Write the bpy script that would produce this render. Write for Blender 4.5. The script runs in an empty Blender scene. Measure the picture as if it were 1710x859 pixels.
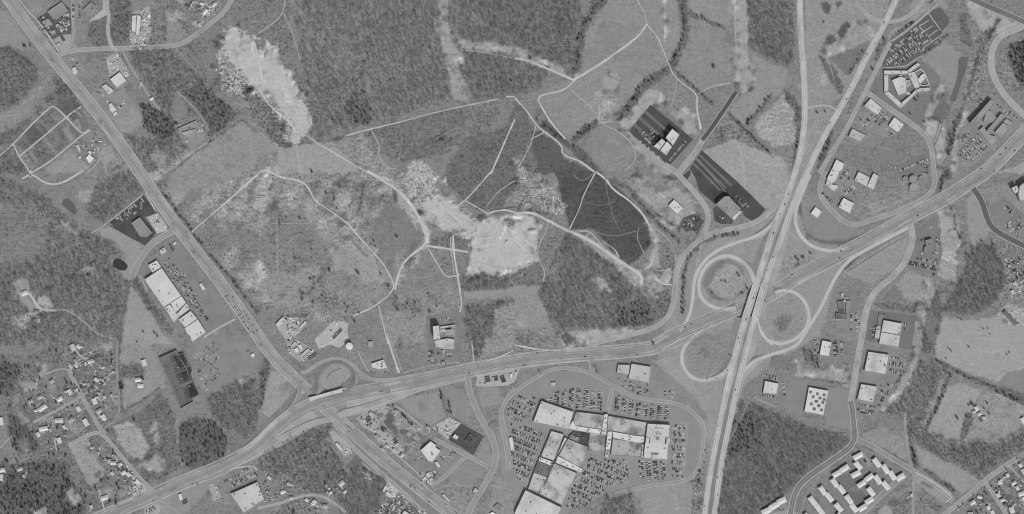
import bpy, bmesh, math, random
import numpy as np
from mathutils import Vector
random.seed(7); RNG = np.random.default_rng(7)
SC = bpy.context.scene
COL = SC.collection
S = 1.4                                  # metres on the ground per pixel of the photograph
# ---------------------------------------------------------------- camera, sky, sun, exposure
ALT = 4600.0
cam = bpy.data.cameras.new('camera'); cob = bpy.data.objects.new('camera', cam); COL.objects.link(cob)
cob.location = (0, 0, ALT); cam.sensor_fit = 'HORIZONTAL'
cam.angle = 2 * math.atan(855 * S / ALT); cam.clip_start = 10; cam.clip_end = 120000
SC.camera = cob
SUN_EL = math.radians(47); SUN_AZ = math.radians(155)       # sun in the south-south-east, morning
wd = bpy.data.worlds.new('World'); SC.world = wd; wd.use_nodes = True
wn = wd.node_tree; bgn = wn.nodes['Background']
sky = wn.nodes.new('ShaderNodeTexSky'); sky.sky_type = 'NISHITA'; sky.sun_disc = False
sky.sun_elevation = SUN_EL; sky.sun_rotation = SUN_AZ; sky.air_density = 1.3; sky.dust_density = 2.5
bw = wn.nodes.new('ShaderNodeRGBToBW')                       # black-and-white film
wn.links.new(sky.outputs[0], bw.inputs[0]); wn.links.new(bw.outputs[0], bgn.inputs['Color'])
bgn.inputs['Strength'].default_value = 0.074
sl = bpy.data.lights.new('sun', 'SUN'); sl.energy = 2.12; sl.angle = math.radians(0.5); sl.color = (1, 0.995, 0.985)
so = bpy.data.objects.new('sun', sl); COL.objects.link(so)
sd = Vector((-math.sin(SUN_AZ) * math.cos(SUN_EL), -math.cos(SUN_AZ) * math.cos(SUN_EL), -math.sin(SUN_EL)))
so.rotation_euler = sd.to_track_quat('-Z', 'Y').to_euler(); so.location = (300, -600, 900)
SC.view_settings.view_transform = 'Standard'; SC.view_settings.look = 'None'
SC.cycles.filter_width = 1.15
SC.view_settings.exposure = 0.0; SC.view_settings.gamma = 1
KEXP = 0.80                              # display-linear value of a white diffuse horizontal surface

# ---------------------------------------------------------------- helpers
def P(s):
    """'a0 x y x y ...' -> photo-pixel points; the head says which survey sheet the numbers were read from."""
    t = s.split(); h = t[0]; v = [float(q) for q in t[1:]]
    if h == 'p': ox, oy, k = 0, 0, 1
    elif h[0] == 'q':
        ox, oy = h[1:].split('.'); ox, oy, k = float(ox), float(oy), 5.8045
    else:
        ox = {'0': 0, '1': 430, '2': 860, '3': 1280}[h[1]]; oy = {'a': 0, 'b': 285, 'c': 569}[h[0]]; k = 2.9625
    return [(ox + v[i] / k, oy + v[i + 1] / k) for i in range(0, len(v), 2)]
def W(p): return ((p[0] - 855) * S, (429.5 - p[1]) * S)
def lin(v):
    c = v / 255.0
    return c / 12.92 if c < 0.04045 else ((c + 0.055) / 1.055) ** 2.4
def alb(v): return min(0.86, lin(v) / KEXP)
def kind(o, k): o['kind'] = k; return o
def link(o, parent=None):
    COL.objects.link(o)
    if parent is not None: o.parent = parent
    return o
def mesh_obj(name, v, f, m, parent=None, mi=None, smooth=False):
    me = bpy.data.meshes.new(name); me.from_pydata([tuple(q) for q in v], [], f)
    for x in (m if isinstance(m, (list, tuple)) else [m]): me.materials.append(x)
    if mi is not None: me.polygons.foreach_set('material_index', mi)
    if smooth: me.polygons.foreach_set('use_smooth', [True] * len(f))
    me.update()
    return link(bpy.data.objects.new(name, me), parent)
def thing(name, label, cat, x, y, z=0, group=None):
    o = bpy.data.objects.new(name, None); o.location = (x, y, z); o.empty_display_size = 2
    o['label'] = label; o['category'] = cat
    if group: o['group'] = group
    return link(o)
_M = {}
def gm(v, grain=0.12, sc=0.35, big=0.10, rough=0.9, stain=0.0, spec=0.08):
    """grey film-tone material: v = tone on the photograph, two octaves of wear, optional dark stains"""
    key = (v, grain, sc, big, rough, stain, spec)
    if key in _M: return _M[key]
    m = bpy.data.materials.new('tone_%d' % v); m.use_nodes = True; nt = m.node_tree; N = nt.nodes; L = nt.links
    b = N['Principled BSDF']; b.inputs['Roughness'].default_value = rough
    b.inputs['Specular IOR Level'].default_value = spec
    g = N.new('ShaderNodeNewGeometry')
    def noise(scale, det, amp, off=0.5):
        n = N.new('ShaderNodeTexNoise'); n.inputs['Scale'].default_value = scale; n.inputs['Detail'].default_value = det
        L.new(g.outputs['Position'], n.inputs['Vector'])
        a = N.new('ShaderNodeMath'); a.operation = 'SUBTRACT'; L.new(n.outputs['Fac'], a.inputs[0]); a.inputs[1].default_value = off
        c = N.new('ShaderNodeMath'); c.operation = 'MULTIPLY_ADD'; L.new(a.outputs[0], c.inputs[0])
        c.inputs[1].default_value = amp; c.inputs[2].default_value = 1.0
        return c.outputs[0]
    def mul(p, q):
        x = N.new('ShaderNodeMath'); x.operation = 'MULTIPLY'; L.new(p, x.inputs[0])
        if isinstance(q, float): x.inputs[1].default_value = q
        else: L.new(q, x.inputs[1])
        return x.outputs[0]
    r = mul(noise(sc, 2, grain * 5), noise(0.035, 3, big * 5))
    if stain:
        n = N.new('ShaderNodeTexNoise'); n.inputs['Scale'].default_value = 0.03; n.inputs['Detail'].default_value = 3
        L.new(g.outputs['Position'], n.inputs['Vector'])
        mr = N.new('ShaderNodeMapRange'); L.new(n.outputs['Fac'], mr.inputs[0])
        mr.inputs[1].default_value = 0.47; mr.inputs[2].default_value = 0.63; mr.inputs[3].default_value = 1; mr.inputs[4].default_value = 1 - stain
        r = mul(r, mr.outputs[0])
    r = mul(r, float(alb(v)))
    cc = N.new('ShaderNodeCombineColor')
    for i in range(3): L.new(r, cc.inputs[i])
    L.new(cc.outputs[0], b.inputs['Base Color'])
    _M[key] = m
    return m
def inpoly(X, Y, poly):
    r = np.zeros(X.shape, bool); n = len(poly)
    for i in range(n):
        x1, y1 = poly[i]; x2, y2 = poly[(i + 1) % n]
        if y1 == y2: continue
        c = ((y1 > Y) != (y2 > Y)) & (X < (x2 - x1) * (Y - y1) / (y2 - y1) + x1)
        r ^= c
    return r
def spill(poly, m=70):
    """polygons that touch the photograph's edge carry on past it"""
    return [(-m if x <= 1.5 else 1710 + m if x >= 1708.5 else x, -m if y <= 1.5 else 859 + m if y >= 857.5 else y) for x, y in poly]
def area(poly): return 0.5 * sum(poly[i][0] * poly[(i + 1) % len(poly)][1] - poly[(i + 1) % len(poly)][0] * poly[i][1] for i in range(len(poly)))
ORD = ['first', 'second', 'third', 'fourth', 'fifth', 'sixth', 'seventh', 'eighth', 'ninth', 'tenth', 'eleventh', 'twelfth', 'thirteenth',
       'fourteenth', 'fifteenth', 'sixteenth', 'seventeenth', 'eighteenth', 'nineteenth', 'twentieth', 'twenty-first', 'twenty-second',
       'twenty-third', 'twenty-fourth', 'twenty-fifth', 'twenty-sixth', 'twenty-seventh', 'twenty-eighth', 'twenty-ninth', 'thirtieth'] + ['thirty-' + q for q in ('first', 'second', 'third', 'fourth', 'fifth', 'sixth', 'seventh', 'eighth', 'ninth')] + ['fortieth'] + [t + '-' + q for t in ('forty', 'fifty', 'sixty') for q in ('first', 'second', 'third', 'fourth', 'fifth', 'sixth', 'seventh', 'eighth', 'ninth')]

# ================================================================ THE GROUND
# name, outline, tone on the film, ragged edge (px), grain, trees on it
LAND = []
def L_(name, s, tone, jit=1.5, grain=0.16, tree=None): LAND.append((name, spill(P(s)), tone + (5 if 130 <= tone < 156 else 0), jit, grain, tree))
# ---- north-west
L_('forest_floor', 'b0 0 -80 200 120 420 300 560 350 640 540 600 700 580 859 300 859 0 859', 117, 3, .2, 'b')
L_('meadow', 'b0 0 200 150 150 250 260 230 400 100 470 0 480', 124, 6, .14, 's')
L_('forest_floor', 'a0 0 235 60 240 130 300 170 345 205 378 130 470 60 560 0 650', 112, 2, .2, 'b')
L_('power_line_clearing', 'a0 0 745 60 640 150 540 230 430 262 400 250 370 180 440 100 520 0 640', 134, 3, .1)
L_('forest_floor', 'a0 0 745 130 610 255 470 300 385 350 430 385 490 300 560 250 520 160 600 70 700 0 770', 108, 2, .2, 'b')
L_('field', 'a0 0 20 40 60 130 200 172 250 120 245 40 230 0 230', 138, 1, .06)
L_('verge', 'a0 120 262 170 250 240 330 255 372 190 350', 128, 2, .1)
L_('verge', 'a0 100 0 285 0 200 60 150 85', 134, 2, .08)
L_('garden_plot', 'a0 270 520 350 470 395 525 330 578', 102, 2, .1)
L_('forest_floor', 'a0 440 120 530 80 545 230 480 240 430 200', 110, 2, .2, 's')
L_('forest_floor', 'a0 545 0 650 0 650 210 570 240 548 150 532 70', 110, 2, .2, 'b')
L_('rough_grass', 'a0 750 0 1000 0 900 30 940 170 830 222 740 230', 122, 2, .2, 's')
L_('rough_grass', 'a0 815 40 860 80 940 175 830 220', 136, 2, .1)
L_('forest_floor', 'a0 590 250 830 240 870 250 1010 390 1080 480 1190 570 1060 680 1035 690 940 560 880 450 830 620 790 540 700 380', 114, 3, .2, 'b')
L_('forest_floor', 'a0 900 470 980 400 1080 480 1190 570 1060 680 1020 600', 104, 4, .2, 'm')
L_('forest_floor', 'a0 700 510 790 540 870 600 850 660 800 690 700 640', 100, 4, .2, 'p')
L_('field', 'a0 560 590 660 530 700 560 690 620 600 672', 141, 2, .07)
L_('forest_floor', 'a0 600 672 800 690 880 640 950 760 880 820 840 859 720 859 640 760', 116, 3, .2, 'b')
L_('rough_grass', 'a0 735 760 800 740 830 790 790 830', 140, 3, .12)
L_('scrub_field', 'a0 880 235 940 195 1080 90 1150 0 1274 0 1274 190 1140 150 1080 350 1090 480 1180 570 1100 490 1010 390', 124, 2, .12, 's')
L_('garden_plot', 'a0 75 700 250 530 310 580 95 770', 112, 2, .14, 's')
L_('garden_plot', 'a0 120 660 165 610 225 690 175 730', 100, 2, .1)
L_('garden_plot', 'a0 110 780 320 600 400 660 180 850', 114, 2, .14, 's')
L_('lawn', 'a0 285 630 328 592 405 680 350 718', 118, 1, .04)
L_('lawn', 'a0 310 640 328 625 372 690 350 712', 136, 1, .03)
L_('lawn', 'a0 230 835 350 738 440 830 385 859 250 859', 142, 1, .06)
L_('forest_floor', 'a0 0 790 70 722 100 800 150 859 0 859', 106, 2, .2, 'b')
L_('rough_grass', 'a0 490 740 540 718 575 780 530 805', 146, 2, .08)
L_('rough_grass', 'a0 550 800 590 770 650 859 560 859', 136, 2, .08)
L_('rough_grass', 'b0 400 100 470 90 470 150 420 160 370 130', 148, 3, .1)
L_('forest_floor', 'b0 480 60 660 0 710 110 520 260 430 210', 112, 2, .2, 'b')
L_('bare_earth', 'b0 250 220 300 250 410 320 390 320 330 290', 150, 3, .1)
# ---- the big open land in the middle
L_('field', 'p 245 292 330 245 405 200 470 245 560 235 600 228 640 270 700 330 712 410 690 450 660 480 640 505 560 545 500 530 470 505 440 520 400 470 350 395', 137, 2, .2, 'e')
L_('field', 'p 270 295 330 248 400 203 412 200 465 245 440 270 380 300 330 330 300 340', 139, 2, .1)
L_('field', 'a1 100 725 260 705 400 740 500 830 420 859 90 859', 150, 3, .08)
L_('rough_grass', 'b1 0 250 200 200 370 330 380 440 200 600 120 600 0 420', 129, 8, .16, 'e')
L_('rough_grass', 'b0 960 310 1100 220 1274 320 1274 440 1160 380 1060 420', 128, 5, .16, 'e')
L_('field', 'b1 350 400 470 330 600 460 630 520 580 610 400 600 250 640 400 460', 147, 6, .1)
L_('field', 'b1 0 470 60 500 330 470 210 640 100 690 40 640 0 560', 140, 9, .14)
L_('rough_grass', 'b1 590 210 650 170 720 190 800 270 830 350 720 430 680 540 640 500 600 420 570 330', 127, 2, .1)
L_('rough_grass', 'b1 220 640 340 480 640 560 600 670 480 740 380 720', 132, 4, .16)
L_('rough_grass', 'b1 690 620 1000 560 1010 680 830 720 690 640', 134, 3, .14)
L_('rough_grass', 'b1 600 690 830 700 830 859 650 859', 136, 3, .14, 'e')
# ---- quarry
L_('speckled_soil', 'p 360 100 380 70 400 70 430 130 460 160 500 190 526 205 518 232 500 236 470 215 440 185 410 165 370 142', 148, 7, .5)
L_('scrub', 'p 405 140 440 165 455 185 470 205 485 215 498 240 470 243 430 205 412 196', 112, 5, .35, 's')
L_('speckled_soil', 'p 366 58 392 38 402 55 462 60 486 112 512 160 530 190 526 222 506 236 480 240 470 200 430 150 380 120 366 96', 152, 6, .3)
L_('quarry_sand', 'p 374 62 390 45 398 60 425 62 452 68 462 80 475 110 490 130 502 165 515 182 520 200 514 218 500 232 495 240 488 214 470 184 455 168 440 150 425 134 405 122 392 112 384 100 376 88', 179, 4.5, .07)
L_('quarry_sand', 'p 436 150 446 148 458 158 460 168 450 170 440 162', 150, 2, .2)
L_('quarry_sand', 'p 398 75 406 72 410 84 402 88', 158, 2, .2)
L_('quarry_sand', 'p 466 128 474 140 484 160 490 178 482 172 470 150', 190, 2, .1)
L_('scrub', 'p 422 66 440 68 448 82 430 84', 128, 3, .2)
L_('quarry_sand', 'p 440 88 455 84 458 100 444 104', 165, 2, .08)
L_('scrub', 'p 400 0 495 0 482 40 500 110 505 165 490 130 475 108 462 78 430 62 412 55', 122, 3, .16, 's')
L_('scrub', 'p 500 70 507 110 516 165 526 225 520 195 505 150', 120, 3, .2)
# ---- north forest
L_('forest_floor', 'p 495 0 730 0 735 60 748 110 755 170 600 213 530 235 505 238 524 205 518 170 506 110 495 40', 121, 2, .16, 'b')
L_('forest_floor', 'p 580 165 605 150 622 180 610 205 588 200', 106, 6, .2, 'm')
L_('forest_floor', 'p 752 0 960 0 975 40 970 60 962 120 940 108 880 93 830 76 770 72 758 50', 112, 2, .16, 'b')
L_('forest_floor', 'p 772 86 830 90 900 112 915 126 900 155 870 160 830 165 790 172 779 130', 112, 2, .16, 'b')
L_('cleared_strip', 'p 727 0 747 0 752 50 762 70 770 100 779 168 755 168 748 110 735 60', 150, 2.5, .1)
L_('cleared_strip', 'p 762 68 830 72 880 85 930 110 985 135 960 133 900 112 850 92 790 84 768 82', 152, 2.5, .1)
L_('scrub', 'a1 500 660 1000 520 1180 490 1215 560 1030 650 1020 700 900 780 720 800 580 760 560 680', 116, 3, .18, 's')
L_('scrub', 'a1 1000 520 1180 495 1210 560 1140 660 1040 670', 122, 3, .16, 's')
L_('rough_grass', 'a1 430 690 530 660 560 740 600 820 570 859 480 800', 138, 5, .2)
L_('scrub', 'p 775 230 845 215 860 165 882 190 902 235 880 290 835 350 800 352 775 335 742 300 745 285 752 270', 108, 2, .14, 's')
L_('scrub', 'p 700 245 738 235 760 212 730 225', 92, 2, .2, 'm')
L_('speckled_soil', 'b1 655 40 720 10 770 -60 830 -40 905 20 880 100 820 150 740 140 700 100', 168, 5, .26)
L_('speckled_soil', 'p 640 300 672 290 690 296 730 330 760 345 800 362 812 375 788 400 774 395 740 372 706 360 690 330', 150, 6, .3)
L_('sand_pit', 'b1 820 160 900 120 960 150 1040 230 1100 260 1060 300 1050 380 1000 330 900 280 830 240', 178, 2.5, .06)
L_('sand_pit', 'b1 640 50 700 90 760 150 830 230 850 300 850 372 825 366 790 280 720 190', 163, 3, .1)
L_('sand_pit', 'p 778 455 786 425 788 395 800 372 822 360 850 358 885 362 906 375 897 400 906 428 890 450 850 460 800 462', 180, 3, .06)
L_('scrub', 'b1 850 345 960 310 1060 345 1030 395 860 368', 112, 2, .2, 's')
L_('scrub', 'b1 865 395 960 400 990 515 940 525 895 465', 124, 2, .2, 's')
L_('scrub', 'b1 1080 220 1110 210 1140 235 1110 250 1085 245', 96, 2, .2, 's')
L_('scrub', 'b1 1215 235 1274 235 1274 290 1240 290', 136, 3, .25)
L_('scrub', 'b1 1000 525 1060 510 1274 515 1274 600 1010 600', 110, 4, .2, 'b')
L_('scrub', 'p 850 462 905 430 915 470 890 484 850 484', 116, 3, .2, 's')
L_('embankment', 'p 772 488 900 477 904 490 870 501 775 498', 143, 1.5, .07)
L_('scrub', 'b1 1025 680 1150 655 1274 630 1274 700 1180 760 1150 859 1030 859', 112, 2, .2, 'b')
L_('rough_grass', 'p 825 518 860 505 896 490 905 520 925 550 860 572 828 575', 142, 4, .16)
L_('rough_grass', 'c1 1080 0 1274 -30 1274 20 1150 90 1090 95', 140, 3, .16)
L_('forest_floor', 'c1 1040 -10 1100 -20 1125 30 1110 80 1060 90', 110, 4, .2, 'b')
# ---- north-east fields
L_('field', 'a2 330 380 350 170 420 90 470 0 725 0 810 200 750 320 640 400 500 560 420 590 400 590 270 690 180 590 115 500 130 470 250 400', 136, 1.5, .08)
L_('field', 'a2 330 330 380 180 440 110 620 130 570 190 350 350', 131, 3, .08)
L_('field', 'a2 725 0 805 0 815 210 760 300 700 180', 138, 1, .08)
L_('bare_earth', 'a2 725 0 748 0 752 180 738 195', 166, 1, .06)
L_('field', 'a2 850 70 1040 140 1072 330 1060 420 900 450 780 330 850 230', 134, 1.5, .08)
L_('field', 'a2 840 0 1080 0 1062 135 870 60', 138, 1.5, .08)
L_('cleared_strip', 'a2 1075 0 1140 0 1155 290 1240 345 1200 430 1140 470 1095 440 1088 300', 152, 2, .08)
L_('forest_floor', 'a2 1140 0 1274 0 1320 0 1380 40 1385 240 1360 340 1274 300 1165 250', 114, 1.5, .16, 'b')
L_('field', 'a2 1165 262 1260 310 1350 350 1330 440 1274 480 1140 620 1060 555 1120 470 1200 430', 140, 1.5, .07)
L_('rough_grass', 'a2 1330 460 1380 560 1390 710 1280 730 1180 640 1190 600', 153, 3, .16)
L_('scrub', 'a2 1330 470 1350 440 1420 540 1430 700 1395 720 1385 560', 108, 2, .16, 'b')
L_('scrub', 'a2 945 745 1050 570 1140 640 1240 745 1100 770', 124, 3, .25, 's')
L_('lawn', 'a2 920 750 1080 690 1240 760 1330 780 1400 1000 1420 1030 1280 1060', 151, 2, .08)
L_('field', 'a2 330 740 420 625 510 655 600 770 530 850 430 850', 131, 1.5, .08)
L_('bare_earth', 'a2 600 480 680 435 765 492 660 525 600 600 540 650 510 600 590 560', 160, 3, .07)
L_('bare_earth', 'a2 770 560 830 530 880 560 905 660 850 665', 158, 3, .06)
L_('bare_earth', 'a2 472 366 505 377 517 405 505 440 472 449 440 436 430 405 442 378', 156, 1, .05)
L_('rough_grass', 'a2 390 460 440 450 520 520 430 592 400 560', 152, 6, .16)
L_('bare_earth', 'a2 690 700 770 860 700 859 560 690 600 660', 150, 2, .07)
L_('scrub', 'a2 100 640 232 722 240 785 400 859 420 880 390 859 230 859 60 859 30 780 80 700', 93, 2, .1, 's')
L_('scrub', 'a2 110 620 150 590 250 690 430 859 400 859 240 720', 92, 1.5, .14, 's')
L_('scrub', 'b2 200 0 390 0 480 60 640 215 690 300 655 385 600 450 560 462 480 400 390 290 270 290', 86, 1.5, .16)
L_('speckled_soil', 'a2 0 800 60 770 110 859 250 1000 240 1060 130 1050 0 1010', 142, 5, .32)
L_('scrub', 'a2 20 790 60 700 90 720 100 859 60 859', 116, 3, .2, 's')
L_('forest_floor', 'b2 260 300 340 340 590 570 620 600 720 720 660 765 400 775 230 800 195 790 110 600 150 560 215 400', 112, 1.5, .16, 'b')
L_('forest_floor', 'b2 500 690 620 620 720 725 650 765 520 770', 100, 3, .2, 'm')
L_('bare_earth', 'b2 370 530 430 530 490 600 440 600', 150, 3, .12)
L_('bare_earth', 'b2 300 300 390 340 520 440 640 520 630 570 600 585 480 470 330 340', 152, 2, .1)
L_('bare_earth', 'b2 640 240 690 270 750 400 770 500 725 620 690 660 650 570 640 470 685 380', 156, 3, .08)
L_('scrub', 'b2 705 340 800 400 790 560 730 565 690 500 720 480', 122, 3, .2, 's')
L_('bare_earth', 'b2 780 500 760 480 740 500 700 560 760 560', 155, 2, .1)
L_('scrub', 'b2 710 600 760 580 780 680 720 730 660 740', 112, 3, .2, 's')
L_('rough_grass', 'b2 0 570 110 580 150 690 205 790 0 859', 141, 2, .1)
L_('rough_grass', 'c2 0 -50 200 -80 220 0 180 40 0 80', 128, 3, .2, 's')
L_('bare_earth', 'b2 200 805 490 780 600 790 540 815 380 859 250 890', 162, 2, .1)
L_('forest_floor', 'b2 225 805 300 820 310 859 240 859', 106, 3, .2, 'b')
L_('bare_earth', 'b2 560 60 640 20 760 40 870 140 900 230 760 300 690 200', 148, 3, .1)
L_('rough_grass', 'b2 640 20 730 20 760 80 720 110 650 60', 130, 2, .1)
L_('scrub', 'b2 120 340 160 320 250 320 200 450 150 490 110 420', 122, 3, .2, 's')
# ---- interchange lawns
L_('lawn', 'p 1096 590 1122 520 1130 430 1180 392 1290 360 1330 290 1343 230 1342 170 1420 120 1340 330 1345 400 1420 418 1400 450 1370 560 1300 600 1242 645 1215 760 1200 859 1170 859 1185 740 1150 690 1130 610', 142, 1, .06)
L_('lawn', 'p 1131 560 1136 480 1150 425 1200 392 1280 372 1240 385 1190 402 1160 435 1152 480 1150 540', 136, 1, .06)
L_('loop_slope', 'b2 930 560 950 500 1000 450 1060 440 1120 470 1150 540 1140 600 1080 640 1030 650 970 630', 124, 1, .08)
L_('loop_floor', 'b2 965 570 985 520 1040 460 1100 470 1140 540 1130 600 1060 640 1000 620', 148, 2, .12)
L_('loop_floor', 'b3 0 610 80 600 140 640 190 710 170 780 100 840 30 830', 138, 1, .08)
L_('rough_grass', 'b3 20 750 60 720 120 710 130 750 60 800', 122, 3, .14)
L_('loop_floor', 'c2 850 30 870 -20 1060 -60 1080 0 1050 90 1000 160 920 175 860 140', 132, 2, .1)
L_('highway_verge', 'p 520 640 560 600 610 640 700 640 1000 590 1100 575 1110 590 1000 600 850 620 700 650 640 665 580 690 545 700 500 715 430 755 380 790 230 859 170 859 300 800 420 745 490 690', 138, 1, .06)
L_('loop_floor', 'c1 330 150 370 105 430 110 465 160 455 225 380 250 320 240 310 190', 144, 1, .06)
L_('field', 'c1 0 220 60 150 140 165 200 220 190 300 80 400 0 345', 147, 2, .08)
L_('rough_grass', 'c1 105 220 150 190 190 220 170 270 120 260', 132, 5, .12)
# ---- east
L_('rough_grass', 'a3 195 0 640 0 580 130 470 320 330 560 205 760 190 560', 141, 1, .1)
L_('bare_earth', 'a3 260 230 390 228 392 260 310 290 255 275', 158, 2, .08)
L_('bare_earth', 'a3 410 130 500 120 540 180 480 230 400 250', 150, 3, .1)
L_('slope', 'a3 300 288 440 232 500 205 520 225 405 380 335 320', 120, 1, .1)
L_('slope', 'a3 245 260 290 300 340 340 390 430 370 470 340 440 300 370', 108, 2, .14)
for q in ('270 10 300 5 318 30 312 70 290 68 272 45', '275 95 288 92 290 115 276 116', '350 165 370 120 395 105 412 120 395 165 372 190', '285 215 300 175 330 175 342 200 320 225', '335 20 365 5 380 20 350 40'):
    L_('scrub_hollow', 'a3 ' + q, 96, 1.2, .1)
L_('lawn', 'a3 500 462 580 340 770 300 850 340 860 420 770 620 740 620 600 530', 122, 1, .06)
L_('lawn', 'a3 780 290 880 205 940 245 965 262 950 300 930 440 880 420 855 380', 138, 2, .05)
L_('rough_grass', 'a3 620 150 800 60 830 20 900 60 780 0 700 100 600 200', 142, 2, .08)
L_('scrub', 'a3 945 75 990 65 1022 240 970 225 950 150', 106, 2, .16, 's')
L_('bare_earth', 'a3 985 20 1020 5 1260 130 1200 165 1120 185 1060 150 1005 70', 166, 3, .06)
L_('scrub', 'a3 1030 150 1110 150 1110 280 1050 300 1020 240', 128, 4, .25, 's')
L_('scrub', 'a3 1000 330 1020 250 1090 280 1090 400 1000 500 960 560 990 420', 132, 4, .25, 's')
L_('forest_floor', 'a3 895 650 955 555 975 590 940 700 925 770 895 770', 106, 3, .2, 'b')
L_('bare_earth', 'a3 850 420 885 410 885 450 800 590 780 580', 150, 2, .08)
L_('bare_earth', 'a3 770 605 820 590 880 620 880 720 852 859 835 720 795 650', 162, 1.5, .06)
L_('bare_earth', 'a3 960 560 1010 540 960 640 940 760 930 859 900 859 920 760', 150, 3, .12)
L_('garden_plot', 'a3 815 580 855 505 915 515 895 590 860 612', 110, 1, .1)
L_('garden_plot', 'a3 885 600 930 530 945 580 910 640', 126, 2, .1)
L_('rough_grass', 'a3 1160 240 1274 190 1274 500 1200 440 1130 350', 126, 3, .2, 's')
L_('forest_floor', 'a3 1200 210 1274 180 1274 500 1240 400 1190 290', 98, 3, .14, 'p')
L_('rough_grass', 'a3 1060 0 1274 0 1274 70', 112, 2, .2, 's')
L_('field', 'a3 1130 859 1274 720 1274 859', 152, 2, .06)
L_('lawn', 'a3 600 640 740 622 800 700 820 760 700 770 540 740', 128, 3, .12)
L_('lawn', 'a3 340 740 470 700 560 740 700 790 560 859 380 800', 126, 3, .12)
L_('lawn', 'b3 170 190 215 100 270 130 330 230 450 280 500 300 400 350 260 352 190 300', 130, 1, .05)
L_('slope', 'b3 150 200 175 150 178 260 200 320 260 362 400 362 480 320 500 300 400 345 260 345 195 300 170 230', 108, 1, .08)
L_('lawn', 'b3 430 230 500 100 680 60 800 80 680 190 520 262', 130, 4, .14)
L_('field', 'b3 385 490 700 305 722 380 640 480 520 560 400 520', 142, 1.5, .08)
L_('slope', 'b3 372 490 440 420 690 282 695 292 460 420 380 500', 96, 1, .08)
L_('bare_earth', 'b3 850 200 930 185 960 300 960 360 935 420 930 550 840 525 870 330', 158, 2, .1)
L_('field', 'b3 990 140 1045 100 1080 200 1110 300 1060 360 1010 370 990 250', 143, 1, .06)
L_('lawn', 'b3 1060 100 1274 0 1274 300 1150 270 1100 180', 134, 2, .1)
L_('forest_floor', 'b3 900 640 950 560 1010 380 1130 360 1190 480 1200 560 1120 660 1040 720 850 700', 104, 3, .18, 'b')
L_('rough_grass', 'b3 1130 360 1274 400 1274 640 1150 660 1190 520', 128, 4, .25, 's')
L_('field', 'b3 858 722 1000 745 1140 722 1274 800 1274 859 840 859', 151, 1.5, .06)
L_('field', 'c3 828 -10 1274 -10 1274 110 1180 160 1140 205 960 150 838 80', 152, 1.5, .06)
L_('ball_field', 'c3 1180 160 1274 100 1274 305 1145 205', 130, 1, .05)
L_('rough_grass', 'b3 560 640 640 560 700 640 680 660', 120, 1, .1)
L_('rough_grass', 'b3 640 560 700 500 830 540 760 660 690 640', 143, 2, .08)
L_('scrub', 'b3 530 650 640 650 840 670 840 700 540 690', 112, 3, .25, 's')
L_('cleared_strip', 'p 1545 470 1568 470 1560 520 1545 560 1530 600 1525 575 1530 520', 142, 2, .12)
L_('forest_floor', 'p 1538 590 1545 540 1556 500 1572 480 1570 530 1562 590', 108, 3, .2, 'b')
L_('rough_grass', 'b3 780 720 840 700 840 859 800 859', 120, 2, .1)
# ---- south-east
L_('forest_floor', 'c3 -12 320 0 345 180 425 400 475 420 500 250 630 110 740 0 830 -100 859 -270 859 -240 560 -130 310', 106, 1.5, .16, 'b')
L_('forest_floor', 'c3 -200 420 -100 340 -20 380 -40 520 -150 560 -220 560', 102, 4, .16, 'm')
L_('rough_grass', 'c3 30 60 140 80 150 130 60 150 0 130', 122, 3, .14)
L_('bare_earth', 'c3 145 80 210 170 330 140 410 130 408 215 300 210 140 180', 150, 3, .08)
L_('scrub', 'c3 160 40 250 20 260 130 230 140 190 90', 114, 3, .2, 'm')
L_('cleared_strip', 'c3 730 70 762 80 705 210 600 330 540 395 540 370 640 240', 152, 2, .12)
L_('forest_floor', 'c3 760 90 910 150 820 330 775 440 680 400 600 350 570 370 690 260', 118, 3, .22, 'b')
L_('rough_grass', 'c3 860 200 890 210 790 440 760 430', 138, 2, .14)
L_('field', 'c3 890 232 960 208 1060 250 1020 320 990 400 950 490 800 470 800 425', 148, 2, .08)
L_('forest_floor', 'c3 690 400 800 450 950 500 1140 500 1274 400 1274 525 1080 660 1060 690 760 520 700 480', 114, 3, .2, 'b')
L_('field', 'c3 1060 262 1130 262 1274 330 1250 430 1140 500 1060 510 970 490 1020 380', 141, 3, .12)
L_('scrub', 'c3 985 360 1020 340 1030 400 970 500 955 495', 108, 2, .2, 's')
L_('field', 'c3 470 462 560 420 690 490 700 600 580 540 510 500', 138, 2, .1)
L_('field', 'c3 735 515 1060 692 970 760 770 630', 143, 1.5, .07)
L_('scrub', 'c3 500 500 560 540 690 590 690 605 570 560', 110, 2, .2, 's')
L_('rough_grass', 'c3 740 650 910 760 870 800 730 720', 146, 1, .07)
L_('rough_grass', 'c3 480 859 720 700 880 820 860 859', 122, 3, .2, 's')
L_('yard', 'c3 880 859 1080 710 1274 560 1274 859', 120, 2, .2, 'y')
L_('lawn', 'c3 130 859 140 800 240 700 440 560 720 650 480 859', 128, 1, .08)
L_('courtyard_lawn', 'c3 340 670 420 660 480 690 440 730 390 740', 114, 1, .06)
L_('courtyard_lawn', 'c3 390 745 470 740 510 790 450 830 410 790', 110, 1, .06)
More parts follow.
